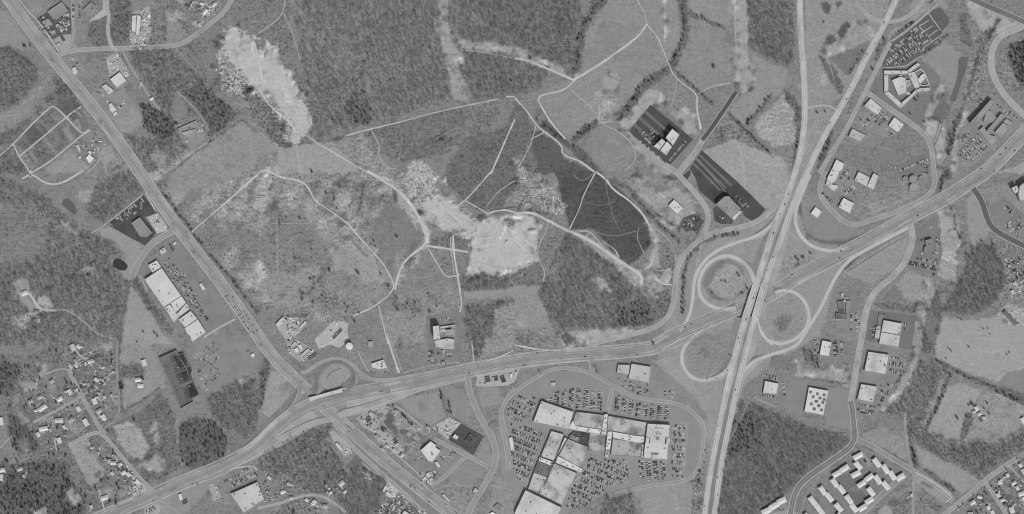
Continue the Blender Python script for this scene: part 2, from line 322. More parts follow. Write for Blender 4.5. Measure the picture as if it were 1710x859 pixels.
# ---- south middle
L_('forest_floor', 'c2 330 859 450 770 570 745 660 859', 116, 3, .2, 'b')
L_('field', 'c2 570 740 870 700 870 859 680 859 620 790', 142, 1.5, .07)
L_('rough_grass', 'c2 870 700 915 480 955 500 930 700 900 859 872 859', 128, 3, .25, 's')
L_('slope', 'c2 700 100 800 130 900 300 970 370 960 420 900 360 800 250', 130, 1, .06)
L_('verge', 'c2 680 100 780 80 960 320 990 480 960 480 950 370 880 270', 146, 1, .06)
L_('field', 'c1 700 295 900 250 940 370 860 430 760 360', 139, 2, .06)
L_('field', 'c1 945 250 1010 240 1065 360 1000 400 962 370', 133, 1, .05)
L_('forest_floor', 'c1 0 590 150 480 370 420 340 520 420 600 450 680 370 780 260 750 110 800 90 690 0 620', 114, 3, .22, 'b')
L_('rough_grass', 'c1 90 780 110 650 240 730 130 790', 124, 3, .2, 's')
L_('forest_floor', 'c1 480 650 530 600 660 680 570 859 440 859 390 780', 110, 2, .14, 'b')
L_('garden_plot', 'c1 430 625 490 560 522 612 470 650', 112, 1, .06)
L_('yard', 'c1 0 859 100 820 270 755 420 859', 124, 3, .25, 'y')
L_('rough_grass', 'c1 500 390 590 340 650 330 860 470 740 590 690 560', 138, 3, .25)
L_('rough_grass', 'c1 590 350 640 330 690 400 700 480 640 430', 104, 2, .1)
L_('scrub', 'c1 690 440 860 465 800 510 740 500', 106, 3, .16, 's')
L_('garden_plot', 'c1 945 660 1040 590 1130 640 1040 740 960 720', 132, 1, .04)
L_('lawn', 'c1 1080 570 1130 478 1172 600 1145 625', 138, 1, .05)
L_('rough_grass', 'c1 860 720 960 700 1060 740 1020 859 950 859', 134, 3, .16)
L_('rough_grass', 'c1 1060 859 1190 660 1274 720 1274 859', 138, 1.5, .08)
L_('lawn', 'c1 1085 230 1190 230 1215 290 1190 320 1110 330', 138, 1, .06)
# ---- south-west
L_('yard', 'c0 100 859 120 400 0 330 0 100 180 60 330 0 590 0 590 350 520 440 760 740 540 859', 122, 3, .2, 'y')
L_('forest_floor', 'c0 0 60 100 130 60 280 0 260', 98, 3, .2, 'm')
L_('forest_floor', 'c0 45 370 150 380 170 480 212 560 80 560 40 440', 98, 3, .16, 'm')
L_('rough_grass', 'c0 60 560 210 550 330 590 200 600 100 640', 118, 3, .2, 's')
L_('forest_floor', 'c0 0 640 150 600 330 595 350 700 430 790 330 859 60 859 0 810', 100, 3, .18, 'm')
L_('forest_floor', 'c0 0 810 60 859 0 859', 130, 2, .06)
L_('lawn', 'c0 100 200 180 200 185 240 120 250', 146, 2, .08)
L_('lawn', 'c0 170 110 230 110 230 180 190 180', 148, 3, .1)
L_('lawn', 'c0 200 180 330 140 350 200 250 280', 128, 3, .1)
L_('rough_grass', 'c0 590 0 740 0 785 90 825 225 740 270 600 350 592 120', 140, 2, .08)
L_('scrub', 'c0 600 110 700 120 730 160 690 190 600 180', 112, 3, .2, 's')
L_('scrub', 'c0 520 440 600 390 700 350 790 250 860 360 880 500 890 620 800 685 730 692 620 590', 112, 2, .14, 's')
L_('field', 'c0 560 425 640 400 700 440 742 530 690 590 640 570 590 500', 153, 3, .12)
L_('bare_earth', 'c0 720 590 790 556 832 640 770 640 700 630 660 640', 157, 3, .08)
L_('bare_earth', 'c0 740 425 780 400 792 510 772 520', 150, 2, .08)
L_('cleared_strip', 'c0 865 380 890 400 900 560 920 620 890 630 870 500', 136, 3, .16)
L_('forest_floor', 'c0 880 500 900 400 980 370 1060 400 1135 500 1100 590 950 640 890 590', 98, 2, .16, 'm')
L_('rough_grass', 'c0 1050 370 1120 400 1245 480 1150 565 1125 480', 124, 2, .14)
L_('forest_floor', 'c0 1020 280 1274 170 1274 470 1210 485 1060 390', 112, 2, .2, 'b')
L_('field', 'c0 340 520 430 480 470 560 520 650 440 735 380 600', 146, 3, .1)
L_('bare_earth', 'c0 320 745 370 730 410 800 370 825', 156, 2, .08)
L_('bare_earth', 'c0 190 859 170 840 230 830 260 859', 172, 2, .06)
L_('rough_grass', 'c0 460 480 560 470 700 640 650 700 540 690', 122, 3, .2, 's')
L_('rough_grass', 'c0 480 740 530 720 560 780 500 800', 138, 2, .08)
L_('bare_earth', 'c0 1180 210 1274 150 1274 180 1190 225', 158, 2, .08)
# ---- west
L_('lawn', 'b0 60 555 135 530 150 600 192 700 150 700 100 640', 143, 2, .06)
L_('bare_earth', 'b0 150 600 180 640 220 608 265 680 190 700', 170, 3, .1)
L_('bare_earth', 'b0 410 480 450 465 475 490 440 540 430 560', 148, 4, .2)
L_('bare_earth', 'b0 40 730 160 700 200 720 100 790', 145, 6, .25)
L_('field', 'b0 648 570 690 600 760 720 800 810 870 859 600 859', 146, 1.5, .06)
L_('forest_floor', 'b0 645 540 700 560 745 650 865 800 830 822 780 750 700 640', 110, 2, .18, 'b')
L_('field', 'b0 465 312 530 268 712 370 690 440 650 500 640 540 580 520 630 430 560 345', 145, 2, .06)

L_('bare_bank', 'q1490.480 1008 280 1060 200 1140 165 1230 200 1290 280 1290 385 1190 378 1120 366 1040 330', 164, 2, .2)
L_('rough_grass', 'q1490.480 1050 320 1080 300 1120 330 1130 360 1080 350', 116, 1, .1)
def parcels(s, an, w, h, n, lo, hi):
    """garden plots behind the houses, each with a lawn of its own tone"""
    poly = P(s); xs = [p[0] for p in poly]; ys = [p[1] for p in poly]; rng = random.Random(s); c, q = math.cos(math.radians(an)), math.sin(math.radians(an)); k = 0
    for _ in range(n * 8):
        x, y = rng.uniform(min(xs), max(xs)), rng.uniform(min(ys), max(ys))
        if not inpoly(np.array([[x]]), np.array([[y]]), poly)[0, 0]: continue
        a, b = w * rng.uniform(.5, 1.2) / 2, h * rng.uniform(.5, 1.2) / 2
        LAND.append(('lawn', [(x + i * c - j * q, y + i * q + j * c) for i, j in ((-a, -b), (a, -b), (a, b), (-a, b))], rng.uniform(lo, hi), .8, .16, None)); k += 1
        if k >= n: break
parcels('c0 110 330 180 100 400 60 590 0 590 350 500 440 400 470 200 560 100 560', -30, 13, 20, 46, 108, 148)
parcels('c0 420 470 520 460 740 740 540 850 480 700', 52, 14, 18, 16, 112, 148)
parcels('c3 900 859 1080 710 1274 560 1274 859', -35, 12, 15, 34, 106, 142)
parcels('c1 0 859 100 820 270 755 420 859', 30, 14, 16, 10, 110, 146)
parcels('c3 560 800 720 690 860 820 860 859 500 859', 50, 16, 16, 12, 110, 146)
parcels('a0 110 780 330 590 400 660 180 850', 52, 40, 6, 14, 98, 142)
parcels('a0 75 700 250 530 310 580 95 770', 52, 34, 6, 12, 96, 140)
parcels('c1 500 390 590 340 650 330 860 470 740 590 690 560', 45, 16, 12, 16, 108, 164)
parcels('a0 440 240 500 420 660 400 640 250', 30, 16, 12, 10, 108, 150)
parcels('a0 820 0 1080 0 1000 100 880 190', 30, 12, 12, 12, 112, 165)
# rank growth under the hedgerows, ditches and wood edges: strips w px wide
def strip(name, s, w, tone, jit=1.6, grain=.2, tree=None):
    p = P(s); a = []; b = []
    for i, c in enumerate(p):
        q0, q1 = p[max(0, i - 1)], p[min(len(p) - 1, i + 1)]; dx, dy = q1[0] - q0[0], q1[1] - q0[1]; l = math.hypot(dx, dy) or 1
        a.append((c[0] - dy / l * w / 2, c[1] + dx / l * w / 2)); b.append((c[0] + dy / l * w / 2, c[1] - dx / l * w / 2))
    LAND.append((name, spill(a + b[::-1]), tone, jit, grain, tree))
for s, w in (('a2 445 0 380 65 335 150 315 250 300 345', 13), ('a2 815 0 836 60 846 130 836 205 795 280 772 330', 13), ('a2 862 62 930 90 985 118 1040 140', 7), ('a2 770 335 690 385 625 430 590 500 545 555 500 580', 14),
             ('a2 780 340 850 400 910 460 985 522', 6), ('a2 410 600 350 645 285 700', 12), ('a2 290 720 340 760 430 859', 8), ('b2 460 40 560 90 650 200 700 250 820 360', 7), ('a2 1060 565 1135 645 1240 740 1274 780', 5), ('a2 1274 465 1200 550 1140 622', 5),
             ('b2 1112 312 1000 326 930 352 882 392 852 440 838 520 830 610 828 710', 6), ('b0 800 105 850 165 900 235 950 296', 5), ('b0 956 312 1000 365 1060 440 1140 530 1200 610 1274 705', 5), ('a3 955 560 930 640 915 700 905 770', 9), ('b3 890 -10 875 40 855 110', 8),
             ('b3 905 180 930 230 935 290 970 350 990 370', 4), ('a3 320 640 300 720 260 830', 9), ('a3 590 190 560 250 540 300', 7), ('a3 170 600 155 700 130 830', 4), ('a3 480 255 440 320 402 378', 2.5), ('a3 610 200 700 130 800 60', 3.5), ('a3 900 175 840 220 785 265', 4),
             ('c3 912 165 860 290 790 440', 7), ('c3 830 90 960 165 1100 225 1274 318', 7), ('c3 700 480 725 560 745 625', 10), ('c3 785 640 850 690 930 740', 9), ('c2 230 150 300 155 350 180 410 215', 4), ('c1 0 340 60 60', 14),
             ('a1 0 590 120 728 180 720 330 700 430 670', 4), ('a0 1200 590 1274 660', 4), ('a0 840 859 960 760 1200 590', 3.4), ('b2 110 600 200 790 235 850', 3), ('b2 270 290 210 400 150 560', 3), ('b0 640 560 608 720 590 859', 5), ('c0 600 350 740 270 790 230', 4),
             ('c0 585 0 590 130 600 350', 5), ('c0 370 600 430 730', 3), ('b1 220 640 350 480', 2.4), ('b1 450 330 540 430', 2), ('b1 490 200 505 190 520 100 530 60', 4), ('a0 0 235 60 242 130 296 180 350', 5), ('a3 1160 90 1050 250 1020 400 960 560', 5), ('c0 700 440 760 540', 6), ('c0 600 600 690 590', 5),
             ('c0 610 640 690 685 740 690', 6), ('a1 720 800 760 760 880 690', 4), ('b2 230 800 240 850', 5), ('a0 815 40 810 200', 3), ('a0 540 850 640 790', 4), ('b0 690 30 740 90', 3), ('a1 940 0 950 100 965 180', 4), ('a1 990 300 1030 400', 5), ('c3 400 215 250 195 120 180', 3), ('c3 480 510 690 605', 8), ('b3 530 670 840 690', 5),
             ('c3 470 450 530 430 550 400', 2), ('b2 820 300 700 210', 6), ('a2 560 650 500 640', 3), ('q590.640 850 90 880 250 905 320', 3), ('q590.640 905 320 750 430', 2.5), ('q590.640 905 320 1120 420', 2.5), ('b1 700 690 640 600', 2), ('c1 590 200 540 150', 2)):
    strip('hedge_bank', s, w, 107, 2.2)

# ---- rasterise the land cover onto one fine ground sheet
GX0, GX1, GY0, GY1, ST = -60, 1772, -60, 920, 2.0
gx = np.arange(GX0, GX1 + .1, ST); gy = np.arange(GY0, GY1 + .1, ST)
XX, YY = np.meshgrid(gx, gy); H_, W_ = XX.shape
def vnoise(cell):
    n0, n1 = int(H_ * ST / cell) + 3, int(W_ * ST / cell) + 3
    g = RNG.random((n0, n1)) * 2 - 1
    fy = (YY - GY0) / cell; fx = (XX - GX0) / cell
    iy = fy.astype(int); ix = fx.astype(int); ty = fy - iy; tx = fx - ix
    ty = ty * ty * (3 - 2 * ty); tx = tx * tx * (3 - 2 * tx)
    return (g[iy, ix] * (1 - tx) + g[iy, ix + 1] * tx) * (1 - ty) + (g[iy + 1, ix] * (1 - tx) + g[iy + 1, ix + 1] * tx) * ty
JX = vnoise(4) * .7 + vnoise(9) * .9 + vnoise(24) * .6; JY = vnoise(4) * .7 + vnoise(9) * .9 + vnoise(24) * .6
TONE = np.full(XX.shape, alb(131.0)); GRAIN = np.full(XX.shape, .16); CLS = np.full(XX.shape, -1, int)
WOOD = []
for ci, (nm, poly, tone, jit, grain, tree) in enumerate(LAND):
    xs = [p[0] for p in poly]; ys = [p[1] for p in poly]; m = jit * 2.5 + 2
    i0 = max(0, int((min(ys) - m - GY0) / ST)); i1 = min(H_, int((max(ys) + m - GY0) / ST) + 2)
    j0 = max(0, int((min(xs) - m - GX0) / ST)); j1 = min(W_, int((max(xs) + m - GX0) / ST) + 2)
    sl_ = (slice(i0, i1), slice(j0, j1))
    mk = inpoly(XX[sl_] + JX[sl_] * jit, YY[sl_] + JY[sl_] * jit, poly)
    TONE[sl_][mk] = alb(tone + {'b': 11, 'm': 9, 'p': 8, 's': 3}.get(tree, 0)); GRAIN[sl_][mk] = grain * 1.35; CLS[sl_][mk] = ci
def blob(cx, cy, rx, ry, an, f, soft=True):
    """a patch of thicker or thinner growth, multiplying the cover by f"""
    r = max(rx, ry) * 1.5 + 3; i0 = max(0, int((cy - r - GY0) / ST)); i1 = min(H_, int((cy + r - GY0) / ST) + 1); j0 = max(0, int((cx - r - GX0) / ST)); j1 = min(W_, int((cx + r - GX0) / ST) + 1)
    if i1 <= i0 or j1 <= j0: return
    q = (slice(i0, i1), slice(j0, j1)); dx = XX[q] - cx + JX[q] * min(3, rx * .4); dy = YY[q] - cy + JY[q] * min(3, ry * .4); c, s_ = math.cos(an), math.sin(an)
    d = np.sqrt(((dx * c + dy * s_) / rx) ** 2 + ((-dx * s_ + dy * c) / ry) ** 2); k = np.clip((1.15 - d) / (.5 if soft else .2), 0, 1)
    TONE[q] *= 1 + (f - 1) * k
OPEN = np.zeros(XX.shape, bool); OPEN |= CLS < 0; SAND = np.zeros(XX.shape, bool)
for ci, l in enumerate(LAND):
    if l[0] in ('field', 'rough_grass', 'scrub', 'scrub_field', 'meadow', 'speckled_soil', 'yard', 'cleared_strip', 'verge', 'lawn', 'bare_earth', 'power_line_clearing', 'loop_floor', 'highway_verge', 'garden_plot'): OPEN |= CLS == ci
    if l[0] in ('quarry_sand', 'sand_pit', 'speckled_soil', 'bare_earth', 'cleared_strip'): SAND |= CLS == ci
def pts_in(mask, n):
    i, j = np.nonzero(mask); k = RNG.integers(0, len(i), n); return XX[i[k], j[k]], YY[i[k], j[k]]
for x, y in zip(*pts_in(OPEN, 2300)):
    r = RNG.choice((1.4, 2.2, 3.4, 6), p=(.4, .34, .2, .06)); blob(x, y, r * RNG.uniform(.7, 2.2), r, RNG.uniform(0, 3.14), 1 + (RNG.choice((.68, .78, .88, 1.1, 1.2, 1.32), p=(.2, .24, .18, .16, .14, .08)) - 1) * min(1.0, float(GRAIN[int((y - GY0) / ST), int((x - GX0) / ST)]) / .2))
edge = np.zeros(XX.shape, bool); edge[1:-1, 1:-1] = SAND[1:-1, 1:-1] & ~(SAND[:-2, 1:-1] & SAND[2:, 1:-1] & SAND[1:-1, :-2] & SAND[1:-1, 2:])
for x, y in zip(*pts_in(edge, 900)):
    r = RNG.uniform(1.8, 5.5); blob(x + RNG.normal() * 4, y + RNG.normal() * 4, r * RNG.uniform(.8, 1.8), r, RNG.uniform(0, 3.14), RNG.choice((.55, .68, .8, 1.2, 1.4), p=(.25, .25, .15, .2, .15)))
for x, y in zip(*pts_in(SAND, 420)):
    r = RNG.uniform(1.2, 6); blob(x, y, r * RNG.uniform(.8, 2.5), r, RNG.uniform(0, 3.14), RNG.choice((.8, .9, .95, 1.06, 1.1)))
for x, y in zip(*pts_in(edge, 170)):                        # wheel tracks and gullies running in and out of the bare ground
    an = RNG.uniform(0, 6.28); f = RNG.choice((.7, .8, 1.22, 1.32), p=(.3, .2, .3, .2))
    for k in range(int(RNG.integers(4, 13))):
        blob(x, y, 2.4, RNG.uniform(1.0, 1.7), an, f); x += math.cos(an) * 2.6; y += math.sin(an) * 2.6; an += RNG.normal() * .22
MID = CLS == [i for i, l in enumerate(LAND) if l[0] == 'field' and l[5] == 'e'][0]
for x, y in zip(*pts_in(MID, 220)):
    r = RNG.choice((2.5, 5, 12), p=(.45, .35, .2)); blob(x, y, r * RNG.uniform(1, 2.4), r, RNG.uniform(-1.2, -.6), RNG.choice((.76, 1.16, 1.28), p=(.42, .33, .25)))
for _ in range(210):                                        # old ruts and cattle paths
    x, y = (float(q[0]) for q in pts_in(OPEN, 1)); an = RNG.uniform(0, 6.28); f = RNG.choice((.86, 1.12, 1.18))
    for k in range(int(RNG.integers(8, 40))):
        blob(x, y, 2.6, 1.1, an, f); x += math.cos(an) * 3; y += math.sin(an) * 3; an += RNG.normal() * .07
t2 = TONE.copy()                                            # edges of grass and soil are never razor sharp
t2[1:-1, 1:-1] = (TONE[1:-1, 1:-1] * 4 + TONE[:-2, 1:-1] + TONE[2:, 1:-1] + TONE[1:-1, :-2] + TONE[1:-1, 2:]) / 8
TONE = t2
gmat = bpy.data.materials.new('ground_cover'); gmat.use_nodes = True
def build_ground_material(m):
    nt = m.node_tree; N = nt.nodes; L = nt.links
    b = N['Principled BSDF']; b.inputs['Roughness'].default_value = 1; b.inputs['Specular IOR Level'].default_value = 0.05
    g = N.new('ShaderNodeNewGeometry')
    at = N.new('ShaderNodeAttribute'); at.attribute_name = 'cover'
    ag = N.new('ShaderNodeAttribute'); ag.attribute_name = 'grain'
    acc = None
    mp = N.new('ShaderNodeMapping'); mp.inputs['Rotation'].default_value = (0, 0, math.radians(-62)); mp.inputs['Scale'].default_value = (.35, 1.6, 1)
    L.new(g.outputs['Position'], mp.inputs['Vector'])
    for scale, det, amp, src in ((.014, 4, 2.2, 0), (.05, 3, 2.0, 0), (.15, 3, 4.4, 0), (.40, 2, 7.0, 0), (.12, 2, 2.6, 1)):
        n = N.new('ShaderNodeTexNoise'); n.inputs['Scale'].default_value = scale; n.inputs['Detail'].default_value = det
        L.new(mp.outputs[0] if src else g.outputs['Position'], n.inputs['Vector'])
        a = N.new('ShaderNodeMath'); a.operation = 'MULTIPLY_ADD'; L.new(n.outputs['Fac'], a.inputs[0])
        a.inputs[1].default_value = amp; a.inputs[2].default_value = -amp / 2
        if acc is None: acc = a.outputs[0]
        else:
            s = N.new('ShaderNodeMath'); L.new(acc, s.inputs[0]); L.new(a.outputs[0], s.inputs[1]); acc = s.outputs[0]
    k = N.new('ShaderNodeMath'); k.operation = 'MULTIPLY_ADD'; L.new(acc, k.inputs[0]); L.new(ag.outputs['Fac'], k.inputs[1]); k.inputs[2].default_value = 1
    # soft darker drifts of rank growth in every field
    n = N.new('ShaderNodeTexNoise'); n.inputs['Scale'].default_value = .045; n.inputs['Detail'].default_value = 5; n.inputs['Roughness'].default_value = .62; L.new(g.outputs['Position'], n.inputs['Vector'])
    mr = N.new('ShaderNodeMapRange'); L.new(n.outputs['Fac'], mr.inputs[0]); mr.inputs[1].default_value = .54; mr.inputs[2].default_value = .70
    dr = N.new('ShaderNodeMath'); dr.operation = 'MULTIPLY'; L.new(mr.outputs[0], dr.inputs[0]); L.new(ag.outputs['Fac'], dr.inputs[1])
    d2 = N.new('ShaderNodeMath'); d2.operation = 'MULTIPLY_ADD'; L.new(dr.outputs[0], d2.inputs[0]); d2.inputs[1].default_value = -1.0; L.new(k.outputs[0], d2.inputs[2]); k = d2
    for sc_, lo_, hi_, am_ in ((.17, .60, .66, -1.6), (.21, .38, .33, 1.3)):       # tufts and bare spots
        n = N.new('ShaderNodeTexNoise'); n.inputs['Scale'].default_value = sc_; n.inputs['Detail'].default_value = 2; L.new(g.outputs['Position'], n.inputs['Vector'])
        mr = N.new('ShaderNodeMapRange'); L.new(n.outputs['Fac'], mr.inputs[0]); mr.inputs[1].default_value = lo_; mr.inputs[2].default_value = hi_
        dr = N.new('ShaderNodeMath'); dr.operation = 'MULTIPLY'; L.new(mr.outputs[0], dr.inputs[0]); L.new(ag.outputs['Fac'], dr.inputs[1])
        d3 = N.new('ShaderNodeMath'); d3.operation = 'MULTIPLY_ADD'; L.new(dr.outputs[0], d3.inputs[0]); d3.inputs[1].default_value = am_; L.new(k.outputs[0], d3.inputs[2]); k = d3
    cl = N.new('ShaderNodeClamp'); L.new(k.outputs[0], cl.inputs[0]); cl.inputs[1].default_value = .3; cl.inputs[2].default_value = 1.9
    mu = N.new('ShaderNodeMath'); mu.operation = 'MULTIPLY'; L.new(at.outputs['Fac'], mu.inputs[0]); L.new(cl.outputs[0], mu.inputs[1])
    cc = N.new('ShaderNodeCombineColor')
    for i in range(3): L.new(mu.outputs[0], cc.inputs[i])
    L.new(cc.outputs[0], b.inputs['Base Color'])
build_ground_material(gmat)
FC = CLS[:-1, :-1]                                           # cover class of each grid cell
def ground_piece(name, cells):
    ii, jj = np.nonzero(cells)
    if len(ii) == 0: return
    q = np.stack([(ii + 1) * W_ + jj, (ii + 1) * W_ + jj + 1, ii * W_ + jj + 1, ii * W_ + jj], 1)
    u, inv = np.unique(q, return_inverse=True); inv = inv.reshape(q.shape)
    v = np.zeros((len(u), 3), np.float32); v[:, 0] = (XX.ravel()[u] - 855) * S; v[:, 1] = (429.5 - YY.ravel()[u]) * S
    me = bpy.data.meshes.new(name); me.vertices.add(len(u)); me.vertices.foreach_set('co', v.ravel())
    me.loops.add(inv.size); me.loops.foreach_set('vertex_index', inv.ravel().astype(np.int32))
    me.polygons.add(len(q)); me.polygons.foreach_set('loop_start', np.arange(0, inv.size, 4, dtype=np.int32))
    me.update(calc_edges=True)
    a = me.attributes.new('cover', 'FLOAT', 'POINT'); a.data.foreach_set('value', TONE.ravel()[u].astype(np.float32))
    a = me.attributes.new('grain', 'FLOAT', 'POINT'); a.data.foreach_set('value', GRAIN.ravel()[u].astype(np.float32))
    me.materials.append(gmat); kind(link(bpy.data.objects.new(name, me)), 'structure')
ground_piece('ground', FC < 0)
for ci, l in enumerate(LAND): ground_piece(l[0], FC == ci)
# the land beyond the surveyed sheet, out to the horizon
x0, y1 = W((gx[0], gy[0])); x1, y0 = W((gx[-1], gy[-1])); R = 45000
v = [(-R, -R, 0), (R, -R, 0), (R, y0, 0), (-R, y0, 0), (-R, y1, 0), (R, y1, 0), (R, R, 0), (-R, R, 0), (x0, y0, 0), (x0, y1, 0), (x1, y0, 0), (x1, y1, 0)]
far = mesh_obj('distant_ground', v, [(0, 1, 2, 10, 8, 3), (4, 9, 11, 5, 6, 7), (3, 8, 9, 4), (10, 2, 5, 11)], gmat)
for nm, val in (('cover', alb(118)), ('grain', .2)):
    a = far.data.attributes.new(nm, 'FLOAT', 'POINT'); a.data.foreach_set('value', [val] * 12)
kind(far, 'structure')

# ================================================================ ROADS
def chaikin(p, n=2):
    for _ in range(n):
        q = [p[0]]
        for a, b in zip(p[:-1], p[1:]):
            q.append(tuple(a[i] * .75 + b[i] * .25 for i in range(len(a)))); q.append(tuple(a[i] * .25 + b[i] * .75 for i in range(len(a))))
        q.append(p[-1]); p = q
    return p
def overrun(p, m=80):
    p = list(p)
    for e, o in ((0, 1), (-1, -2)):
        x, y = p[e][:2]
        if x < 2 or x > 1707 or y < 2 or y > 856:
            dx, dy = x - p[o][0], y - p[o][1]; l = math.hypot(dx, dy) or 1
            ext = (x + dx / l * m, y + dy / l * m) + tuple(p[e][2:])
            if e == 0: p.insert(0, ext)
            else: p.append(ext)
    return p
def dense(p, step=6):
    out = [p[0]]
    for a, b in zip(p[:-1], p[1:]):
        n = max(1, int(math.hypot(b[0] - a[0], b[1] - a[1]) / step))
        for k in range(1, n + 1): out.append(tuple(a[i] + (b[i] - a[i]) * k / n for i in range(len(a))))
    return out
def offset(p, d):
    """polyline p shifted d px to its left (as seen on the photograph when walking along it: +d = right side)"""
    r = []
    for i, c in enumerate(p):
        a = p[max(0, i - 1)]; b = p[min(len(p) - 1, i + 1)]
        dx, dy = b[0] - a[0], b[1] - a[1]; l = math.hypot(dx, dy) or 1
        r.append((c[0] - dy / l * d, c[1] + dx / l * d) + tuple(c[2:]))
    return r
LAY = [0]
def ribbon(name, p, w, m, z=.1, zf=None, parent=None, st=True, w2=None):
    """a strip w px wide along p; zf(x, y) gives the height of the road above the plain"""
    LAY[0] += 1; z = z + (LAY[0] % 60) * .004
    v = []; f = []
    n = len(p); L1 = offset(p, -w / 2); R1 = offset(p, w / 2)
    if name == 'dirt_track':                                # trodden tracks wander and swell
        rg = random.Random(n * 31 + int(p[0][0])); a, b = 1.0, 1.0; L2, R2 = [], []
        for i in range(n):
            a = min(1.6, max(.5, a + rg.uniform(-.28, .28))); b = min(1.6, max(.5, b + rg.uniform(-.28, .28)))
            L2.append(tuple(p[i][k] + (L1[i][k] - p[i][k]) * a for k in (0, 1))); R2.append(tuple(p[i][k] + (R1[i][k] - p[i][k]) * b for k in (0, 1)))
        L1, R1 = L2, R2
    if w2 is not None:
        L1 = [offset(p, -(w + (w2 - w) * i / (n - 1)) / 2)[i] for i in range(n)]; R1 = [offset(p, (w + (w2 - w) * i / (n - 1)) / 2)[i] for i in range(n)]
    for i in range(n):
        h = z + (zf(*p[i][:2]) if zf else (p[i][2] if len(p[i]) > 2 else 0))
        a, b = W(L1[i]), W(R1[i]); v += [(a[0], a[1], h), (b[0], b[1], h)]
    for i in range(n - 1): f.append((2 * i, 2 * i + 1, 2 * i + 3, 2 * i + 2))
    o = mesh_obj(name, v, f, m, parent)
    if st: kind(o, 'structure')
    return o
def embank(p, w, zf=None, slope=2.8):
    """grassed side slopes under a raised piece of road"""
    L1 = offset(p, -w / 2); R1 = offset(p, w / 2); v = []; f = []
    for i in range(len(p)):
        h = (zf(*p[i][:2]) if zf else (p[i][2] if len(p[i]) > 2 else 0)); h = max(0, h)
        e = h * slope / S / (w / 2)
        for q, s in ((L1, 1), (R1, -1)):
            a = W(q[i]); b = W((q[i][0] + (q[i][0] - p[i][0]) * e, q[i][1] + (q[i][1] - p[i][1]) * e))
            v += [(a[0], a[1], h - .06), (b[0], b[1], -.3)]
    for i in range(len(p) - 1):
        k = 4 * i
        f += [(k, k + 4, k + 5, k + 1), (k + 2, k + 3, k + 7, k + 6), (k, k + 2, k + 6, k + 4)]
    for k in (0, 4 * (len(p) - 1)): f.append((k, k + 1, k + 3, k + 2))
    kind(mesh_obj('embankment', v, f, gm(147, .12, .3, .1)), 'structure')
def sm(t): t = min(1, max(0, t)); return t * t * (3 - 2 * t)
def z_free(x, y): return 5.6 * min(sm((y - 330) / 130), sm((690 - y) / 130))
def z_art(x, y): return 5.6 * min(sm((x - 385) / 110), sm((715 - x) / 110)) if x < 900 else 0.0
CONC = gm(192, .06, .5, .1, stain=.1); TAR = gm(161, .08, .5, .13, stain=.16); TAR2 = gm(146, .06, .5, .06); DARK = gm(86, .08, .5, .05)
PALE = gm(172, .1, .4, .1); MARK = gm(188, .05); OIL = gm(140, .06, .4, .1); GRAV = gm(165, .14, .3, .12); KERB = gm(178, .06)
GRASS = gm(138, .12, .3, .1)
road_lines = []
def line(pts, off, w, zf, dash=None, z=.42):
    p = offset(pts, off)
    road_lines.append((p, w, zf, dash, z))

# arterial: divided east-west highway
ART = dense(chaikin(overrun(P('c0 540 859 590 848')[:1] + P('c0 760 765 900 702 1080 632 1200 572 1274 527') + P('c1 80 442 180 362 280 310 390 281 500 258 650 232 800 200 950 166 1050 146')
      + P('c2 0 102 180 80 370 65 540 54 700 35') + P('b2 700 862 830 792 960 742 1100 682 1274 612') + P('b3 130 540 300 450 450 372 600 292 720 222 880 142 1000 62 1100 0') + P('a3 1274 660'))))
# highway running north-west to south-east
HWY = dense(chaikin(overrun(P('a0 45 0 130 120 270 300 420 480 560 660 680 835') + P('b0 800 170 900 310 1050 500 1160 652 1260 792') + P('c1 30 22 110 120 200 202 290 292 370 362 470 452 600 570 720 670 850 772 960 859'))))
FRA = dense(chaikin(overrun(P('a3 165 0 166 80 175 250 186 380 191 520 186 640 172 740') + P('b3 145 0 100 130 40 270') + P('b2 1250 375 1190 572 1140 722') + P('c2 1105 0 1060 180 1020 380 985 560 960 700 940 859'))))
FRB = dense(chaikin(overrun(P('a3 640 0 580 130 500 270 430 420 350 560 270 702') + P('b3 203 0 130 170 70 340 0 522') + P('b2 1198 690') + P('c2 1152 0 1110 182 1062 400 1020 600 985 859'))))
def cut(p, c, half):
    """split polyline p at crossing point c: before, bridge span, after"""
    d = [math.hypot(q[0] - c[0], q[1] - c[1]) for q in p]; i = d.index(min(d)); a = b = i
    while a > 0 and d[a] < half: a -= 1
    while b < len(p) - 1 and d[b] < half: b += 1
    return p[:a + 1], p[a:b + 1], p[b:]
def split_runs(p, zf):
    """stretches of p whose road is above the plain"""
    out = []; cur = []
    for q in p:
        if zf(*q[:2]) > .15: cur.append(q)
        elif len(cur) > 1: out.append(cur); cur = []
        else: cur = []
    if len(cur) > 1: out.append(cur)
    return out
def box(cx, cy, z0, lx, ly, lz, a=0):
    c, s = math.cos(a), math.sin(a); v = []
    for z in (z0, z0 + lz):
        for x, y in ((-lx / 2, -ly / 2), (lx / 2, -ly / 2), (lx / 2, ly / 2), (-lx / 2, ly / 2)): v.append((cx + x * c - y * s, cy + x * s + y * c, z))
    return v, [(3, 2, 1, 0), (4, 5, 6, 7), (0, 1, 5, 4), (1, 2, 6, 5), (2, 3, 7, 6), (3, 0, 4, 7)]
